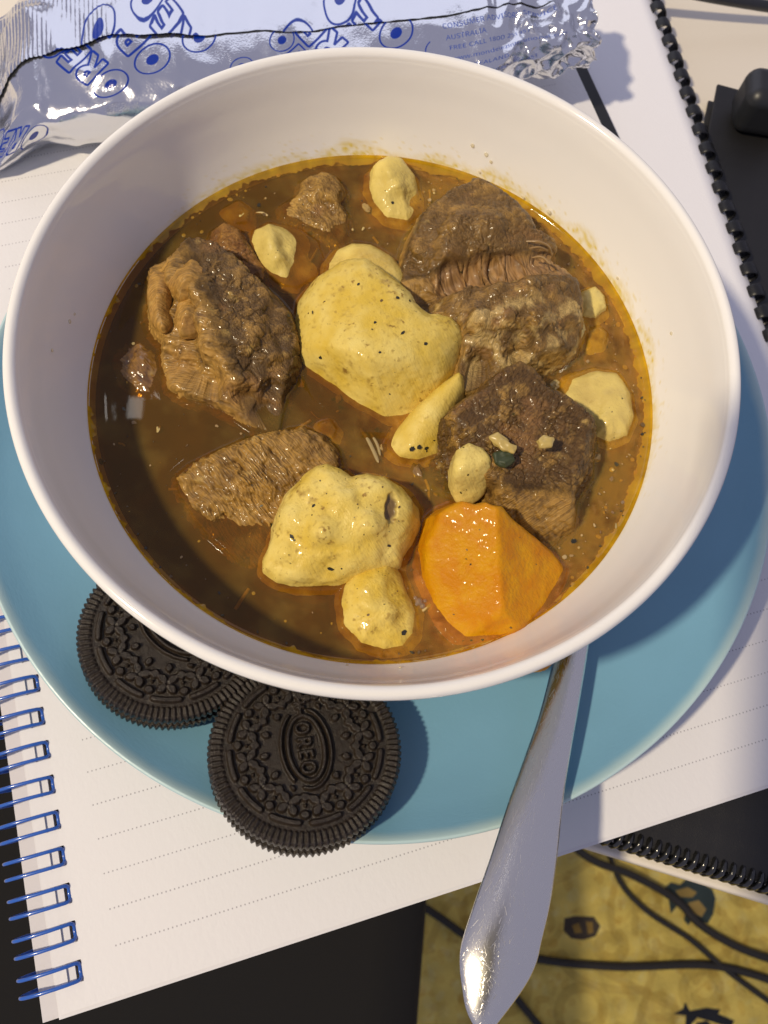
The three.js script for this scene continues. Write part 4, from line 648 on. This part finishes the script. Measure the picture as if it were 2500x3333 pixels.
{   // crumbs of meat and vegetable in the thick broth on the right
  const list = []; let made = 0;
  while (made < 420) {
    const a = rr(-1.3, 1.55), r = SR * Math.sqrt(rnd()) * 0.97, x = Math.cos(a) * r, z = Math.sin(a) * r; if (x < -4 || (x < 18 && z < 14 && rnd() < 0.8)) continue;
    const k = rnd(), col = k < 0.5 ? [0.36, 0.24, 0.10] : k < 0.8 ? [0.48, 0.35, 0.16] : [0.22, 0.13, 0.055];
    flake(V(x * U, (SOUP + 0.02) * U, z * U), V(rr(-0.2, 0.2), 1, rr(-0.2, 0.2)).normalize(), 0.16 + 0.6 * Math.pow(rnd(), 3), rr(0.06, 0.3), col, list); made++;
  }
  for (let i = 0; i < 130; i++) {
    const a = rr(0, 6.283), r = SR * Math.sqrt(rnd()) * 0.95, x = Math.cos(a) * r, z = Math.sin(a) * r; if (x < -15 && rnd() < 0.75) continue;
    const q = 0.35 + 1.1 * Math.pow(rnd(), 2), k = rnd(), col = k < 0.45 ? [0.60, 0.46, 0.17] : k < 0.75 ? [0.42, 0.28, 0.09] : [0.24, 0.14, 0.045], g = new THREE.IcosahedronGeometry(q, 2), p = g.attributes.position, cl = [], ex = rr(0.6, 1.5), t = rr(0, 3);
    for (let m = 0; m < p.count; m++) { const n = 1 + 0.7 * noise(p.getX(m) * 1.3 + i, p.getY(m) * 1.3, p.getZ(m) * 1.3); p.setXYZ(m, p.getX(m) * n * ex, p.getY(m) * n * 0.55, p.getZ(m) * n); cl.push(...col); }
    g.rotateY(t); g.translate(x, SOUP + rr(-0.35, 0.05) * q, z); g.deleteAttribute('uv'); g.deleteAttribute('normal'); g.setAttribute('color', new THREE.Float32BufferAttribute(cl, 3)); list.push(mm(g));
  }
  for (let i = 0; i < 70; i++) { const a = rr(0, 6.283), r = SR * Math.sqrt(rnd()) * 0.95; flake(V(Math.cos(a) * r * U, (SOUP - 0.02) * U, Math.sin(a) * r * U), V(0, 1, 0), 0.15 + 0.35 * rnd(), 0.08, [0.36, 0.24, 0.1], list); }
  tag(mesh('stew_crumbs', mergeGeometries(list), phys(C(1, 1, 1), { vertexColors: true, roughness: 0.3, clearcoat: 0.5, flatShading: true })), 'tiny crumbs of meat and vegetable in the thick broth', 'crumbs', null, 'stuff');
}
{   // strips of onion
  const om = phys(C(0.56, 0.43, 0.19), { roughness: 0.25, transmission: 0.35, thickness: 0, clearcoat: 0.5 });
  const strip = (pts, h, w, lab) => { const P = pts.map(([u, v, dh = 0]) => px(u * D, v * D, SOUP + h + dh)), cv = new THREE.CatmullRomCurve3(P), n = 30; const geo = gridGeo(10, n, (u, v) => { const p = cv.getPoint(v), t = cv.getTangent(v), s = V(-t.z, 0, t.x).normalize(), a = u * Math.PI * 2, k = w * Math.sqrt(Math.max(0.05, 1 - Math.pow(2 * v - 1, 4))); return [p.x + s.x * Math.cos(a) * k, p.y + Math.sin(a) * 0.35, p.z + s.z * Math.cos(a) * k]; }, true); tag(mesh('onion_strip', geo, om), lab, 'onion', 'onion strips in the stew'); };
  strip([[778, 925], [795, 950], [812, 985], [818, 1000]], 0.0, 0.5, 'thin translucent onion strip floating between ridged beef slab and potato wedge');
  strip([[800, 935], [815, 960], [822, 985]], 0.05, 0.4, 'short thin onion strip floating below the potato wedge');
  strip([[1325, 1195], [1332, 1165], [1330, 1130]], 0.05, 0.45, 'onion strip floating beside the beef cube and the right wall');
  const yb = phys(C(0.5, 0.37, 0.11), { roughness: 0.3, clearcoat: 0.5 });
  const bit = (pts, h, lab, m, name, cat) => { const g = pieceGeo({ scale: D, outline: pts, hs: h - 0.5, tops: [[pts[0][0], pts[0][1], h], [pts[2][0], pts[2][1], h + 0.6]], depth: -(h - 1.6), round: 1, detail: 18, taper: 0, disp: (x, y, z) => 0.4 * noise(x / 1.6, y, z / 1.6), color: () => [1, 1, 1] }); tag(mesh(name, g, m), lab, cat); };
  bit([[1060, 945], [1075, 937], [1090, 950], [1100, 962], [1112, 966], [1108, 978], [1090, 972], [1072, 958]], 14.4, 'curled yellow vegetable skin lying on the beef cube', yb, 'vegetable_skin', 'vegetable');
  bit([[1163, 952], [1175, 944], [1192, 950], [1188, 962], [1168, 964]], 16.4, 'small yellow crumb lying on the beef cube', yb, 'vegetable_crumb', 'vegetable');
  bit([[1066, 980], [1085, 975], [1106, 982], [1108, 996], [1090, 1006], [1072, 998]], 13.4, 'dark green wilted leaf on the beef cube under the yellow skin', phys(C(0.03, 0.042, 0.012), { roughness: 0.55, clearcoat: 0.2 }), 'herb_leaf', 'leaf');
}
{   // froth bubbles
  const bm = phys(C(0.8, 0.75, 0.65), { roughness: 0.05, transmission: 0.85, thickness: 0, ior: 1.33 });
  const bub = mesh('froth_bubbles', mergeGeometries([[905, 1300, 0.95], [897, 1292, 0.55], [913, 1309, 0.7], [899, 1306, 0.5], [890, 1304, 0.4], [918, 1298, 0.45], [722, 968, 0.6], [716, 972, 0.4], [728, 975, 0.5], [735, 985, 0.35], [1345, 1085, 0.5]].map(([u, v, r]) => { const p = inSoup(u, v), g = new THREE.SphereGeometry(r, 20, 10, 0, 7, 0, Math.PI / 2); g.translate(p.x, SOUP + 0.05, p.z); return mm(g); })), bm);
  tag(bub, 'little clear froth bubbles on the broth', 'bubbles', null, 'stuff');
}
{   // loose fibres hanging across the torn cleft of the largest beef chunk
  const chunk = scene.children.find((o) => o.userData.label?.startsWith('largest beef chunk')), fm = phys(C(0.30, 0.175, 0.055), { roughness: 0.45, clearcoat: 0.3, clearcoatRoughness: 0.2 });
  const strand = (pts, r) => { const P = tB(pts).map(([u, v, h]) => W2(u, v, h)), cv = new THREE.CatmullRomCurve3(P), k = rr(0, 9); mesh('fibre_strand', gridGeo(8, 24, (u, v) => { const p = cv.getPoint(v), t = cv.getTangent(v), s = V(-t.z, 0, t.x).normalize(), b = t.clone().cross(s), a = u * Math.PI * 2, q = r * (0.55 + 0.45 * Math.sin(Math.PI * (0.12 + v * 0.76))) * (1 + 0.3 * noise(v * 5, k, 1)); p.addScaledVector(s, Math.cos(a) * q).addScaledVector(b, Math.sin(a) * q * 0.8); return [p.x, p.y, p.z]; }, true), fm, chunk); };
  strand([[925, 505, 13], [985, 508, 13.8], [1035, 532, 12.4], [1052, 575, 10]], 0.34); strand([[940, 540, 13], [990, 534, 13], [1030, 552, 11.5]], 0.28); strand([[955, 585, 12.4], [1000, 582, 13.6], [1045, 620, 14.2]], 0.32);
}
{   // drops of oil on the broth and shreds of onion just under its surface
  const oil = []; for (let i = 0; i < 150; i++) { const edge = rnd() < 0.6, a = edge ? rr(-2.6, 1.2) : rr(0, 6.283), r = edge ? SR - rr(0.6, 6) * rnd() - 0.6 : SR * Math.sqrt(rnd()) * 0.97, q = 0.12 + 0.75 * Math.pow(rnd(), 3), g = new THREE.SphereGeometry(q, 14, 5, 0, Math.PI * 2, 0, Math.PI / 2); g.scale(1, 0.22, rr(0.7, 1)); g.rotateY(rr(0, 3)); g.translate(Math.cos(a) * r, SOUP + 0.015 + 0.9 * Math.exp(-(SR + 0.35 - r) / 0.9), Math.sin(a) * r); oil.push(mm(g)); }
  tag(mesh('oil_drops', mergeGeometries(oil), phys(C(0.86, 0.52, 0.05), { roughness: 0.05, transmission: 0.7, thickness: 0, ior: 1.46 })), 'tiny golden oil drops floating on the broth', 'oil', null, 'stuff');
  const sh = []; for (let i = 0; i < 90; i++) { const a = rr(0, 6.283), r = SR * Math.sqrt(rnd()) * 0.93, x = Math.cos(a) * r, z = Math.sin(a) * r; if (x < -20 && rnd() < 0.7) continue; const l = rr(1, 6), t = rr(0, 3.14), y = SOUP - rr(0.15, 1.4), b = rr(-0.8, 0.8); const g = tube([[x, y, z], [x + Math.cos(t) * l * 0.5 + b, y + rr(-0.1, 0.15), z + Math.sin(t) * l * 0.5 - b], [x + Math.cos(t) * l, y, z + Math.sin(t) * l]], rr(0.15, 0.5), 12, 6); sh.push(g); }
  tag(mesh('onion_shreds', mergeGeometries(sh), phys(C(0.62, 0.47, 0.2), { roughness: 0.4 })), 'pale onion shreds suspended just under the broth surface', 'onion', null, 'stuff');
  const wall = (u, v) => { for (let h = 38; h < 60; h += 0.2) { const p = px(u, v, h), r = Math.hypot(p.x, p.z), w = h < 43 ? lerp(68.7, 72.3, (h - 35) / 8) : h < 51 ? lerp(72.3, 74.6, (h - 43) / 8) : lerp(74.6, 76.2, (h - 51) / 8.5); if (r < w) return p; } return px(u, v, 50); };
  const dr = []; for (const [u, v, q] of [[1538, 474, 0.5], [1583, 503, 0.55], [1598, 527, 0.4], [227, 1046, 0.45], [243, 1022, 0.3], [170, 1140, 0.35], [2185, 1085, 0.4], [1302, 2172, 0.35], [1130, 2163, 0.3], [1786, 690, 0.55], [1700, 640, 0.3], [2010, 905, 0.35], [1560, 560, 0.3]]) { const p = wall(u, v), n = V(-p.x, 25, -p.z).normalize(), g = new THREE.SphereGeometry(q, 14, 8); g.scale(1, 0.45, 1.25); g.applyQuaternion(new THREE.Quaternion().setFromUnitVectors(V(0, 1, 0), n)); g.translate(p.x, p.y, p.z); dr.push(mm(g)); }
  tag(mesh('wall_droplets', mergeGeometries(dr), phys(C(0.95, 0.9, 0.75), { roughness: 0.04, transmission: 0.6, thickness: 0, ior: 1.4 })), 'small splashed droplets clinging to the inner wall of the bowl', 'droplets', null, 'stuff');
}
// ---------------------------------------------------------------- other things around the desk
{
  const cable = (pts, r, lab, h = RUGY + 5) => tag(mesh('cable', tube(pts.map(([u, v, dh = 0]) => px(u, v, h + dh).toArray()), r, 90, 10), std(C(0.016, 0.014, 0.012), { roughness: 0.5 })), lab, 'cable', 'cables lying on the rug');
  cable([[1300, 2900], [1430, 2985], [1560, 3072], [1750, 3121], [2000, 3146], [2320, 3143], [2500, 3188], [2680, 3260]], 4.2, 'black cable running straight across the yellow rug past the spoon');
  cable([[1800, 2700, 40], [1930, 2800, 20], [2050, 2845, 8], [2200, 2930], [2280, 3010], [2400, 3082], [2520, 3125], [2700, 3170]], 4.4, 'thick black cable curving over the dark leaf motif of the rug');
  cable([[1960, 2720, 20], [1990, 2800, 10], [2025, 2880], [2100, 2960], [2250, 3060], [2345, 3142, 1], [2420, 3200], [2560, 3300]], 3.0, 'thinner dark cable crossing beneath the straight cable on the rug');
  cable([[1640, 3190], [1690, 3260], [1760, 3345], [1830, 3430]], 4.0, 'short stretch of black cable showing beside the spoon tip');
}
{
  const ch = group('chair');
  const a = px(1425, 2890, -300), b = px(1392, 3333, -300), d = b.clone().sub(a).setY(0).normalize(), w = 330, l = 520;
  const g = mm(new RoundedBoxGeometry(w, 90, l, 6, 34)); const seat = mesh('seat_cushion', g, std(C(0.006, 0.0055, 0.006), { roughness: 0.95 }), ch);
  const c = a.clone().addScaledVector(d, 70).addScaledVector(V(-d.z, 0, d.x), w / 2 + 2); seat.position.set(c.x * U, -345 * U, c.z * U); seat.rotation.y = Math.atan2(d.x, d.z);
  const post = mesh('post', mm(new THREE.CylinderGeometry(26, 30, 350, 24)), std(C(0.01, 0.01, 0.01)), ch); post.position.set(c.x * U, -560 * U, c.z * U);
  tag(ch, 'black padded seat below the desk edge beside the yellow rug', 'chair');
}
{
  const p = px(14, 2965, RUGY + 60), g = new THREE.IcosahedronGeometry(70, 12), q = g.attributes.position, cl = [];
  for (let i = 0; i < q.count; i++) { const x = q.getX(i), y = q.getY(i), z = q.getZ(i), n = 1 + 0.35 * fbm(x / 40, y / 40, z / 40, 3); q.setXYZ(i, x * n, Math.max(-55, y * n), z * n); const k = noise(x / 45, y / 45, z / 45 + 2); cl.push(...(k > 0.12 ? [0.36, 0.26, 0.04] : k > -0.25 ? [0.02, 0.10, 0.03] : [0.3, 0.35, 0.4])); }
  g.setAttribute('color', new THREE.Float32BufferAttribute(cl, 3)); g.computeVertexNormals(); mm(g);
  const b = mesh('crumpled_bag', g, std(C(1, 1, 1), { vertexColors: true, roughness: 0.5 })); b.position.set(p.x * U, (RUGY + 58) * U, p.z * U); tag(b, 'crumpled green and yellow bag on the floor beyond the blue wire binding', 'bag');
}
{
  const p = px(2478, 318, 0), b = mesh('black_block', mm(new RoundedBoxGeometry(22, 18, 17, 6, 5)), phys(C(0.016, 0.017, 0.02), { roughness: 0.4 })); b.position.set((p.x + 5) * U, -3.4 * U, p.z * U); b.rotation.y = -0.42; tag(b, 'black rounded plastic block standing on the black notebook', 'block');
  const rod = mesh('black_rod', tube([px(2130, -48, -6).toArray(), px(2330, -8, -10).toArray(), px(2560, 30, -14).toArray()], 2.1, 30, 10), phys(C(0.02, 0.021, 0.028), { roughness: 0.4 })); tag(rod, 'slim black rod lying across the cream desk beyond the notebooks', 'rod');
}
{   // the telephone that takes the picture: it shades the right side of the rim
  const ph = group('smartphone'), body = mesh('body', mm(new RoundedBoxGeometry(77, 160, 8.6, 4, 3.8)), phys(C(0.02, 0.02, 0.024), { roughness: 0.3 }), ph);
  const lens = mesh('camera_ring', mm(new THREE.TorusGeometry(9, 0.8, 10, 40)), std(C(0.05, 0.05, 0.05), { metalness: 1, roughness: 0.3 }), ph); lens.position.set(2.5 * U, 43 * U, -3.6 * U);
  const p = CAM.clone().addScaledVector(RIGHT, -2.5).addScaledVector(DOWN, 43).addScaledVector(FWD, -6.5);
  ph.quaternion.setFromRotationMatrix(new THREE.Matrix4().makeBasis(RIGHT, DOWN.clone().negate(), FWD.clone().negate())); ph.position.copy(p).multiplyScalar(U); tag(ph, 'black smartphone held above the bowl to take the picture', 'phone');
}
{   // what lights the desk, outside the picture
  const lamp = group('desk_lamp'), bulb = mesh('bulb', mm(new THREE.SphereGeometry(43, 24, 16)), std(C(1, 1, 1), { emissive: C(1, 0.84, 0.6), emissiveIntensity: 30 }), lamp);
  const cap = mesh('socket', mm(new THREE.CylinderGeometry(9, 12, 40, 20)), std(C(0.05, 0.05, 0.05)), lamp); cap.position.y = 66 * U; lamp.position.copy(KEY).multiplyScalar(U); tag(lamp, 'small warm desk lamp bulb lighting the bowl from the side', 'lamp');
  const mon = group('monitor'), scr = mesh('screen', mm(new THREE.BoxGeometry(560, 320, 2)), std(C(0.02, 0.02, 0.02), { emissive: C(0.80, 0.82, 1.0), emissiveIntensity: 0.4 }), mon), bez = mesh('bezel', mm(new RoundedBoxGeometry(584, 344, 22, 2, 4)), std(C(0.01, 0.01, 0.01)), mon);
  bez.position.z = -13 * U; const st = mesh('stand', mm(new THREE.BoxGeometry(70, 190, 14)), std(C(0.01, 0.01, 0.01)), mon); st.position.set(0, -200 * U, -32 * U);
  mon.position.copy(SCREEN).multiplyScalar(U); mon.lookAt(SCREENTO.clone().multiplyScalar(U)); tag(mon, 'lit blue white computer monitor behind the foil packet', 'monitor');
  const cl = group('ceiling_lamp'); for (const [n, l, w, h, dx, dz, e] of [['panel', ceilingLight, 34, 53, 0, 0, 1], ['strip', stripLight, 6, 42, -46, -2, 2]]) { const m = mesh(n, mm(new THREE.BoxGeometry(w, h, 2)), std(C(0.8, 0.8, 0.8), { emissive: C(1, 0.95, 0.9), emissiveIntensity: e }), cl); m.quaternion.copy(l.quaternion); m.position.set(dx * U, 3 * U, dz * U); }
  cl.position.copy(CEIL).multiplyScalar(U); tag(cl, 'small square ceiling lamp mirrored in the broth', 'lamp');
}
scene.updateMatrixWorld(true);
renderer.render(scene, camera);
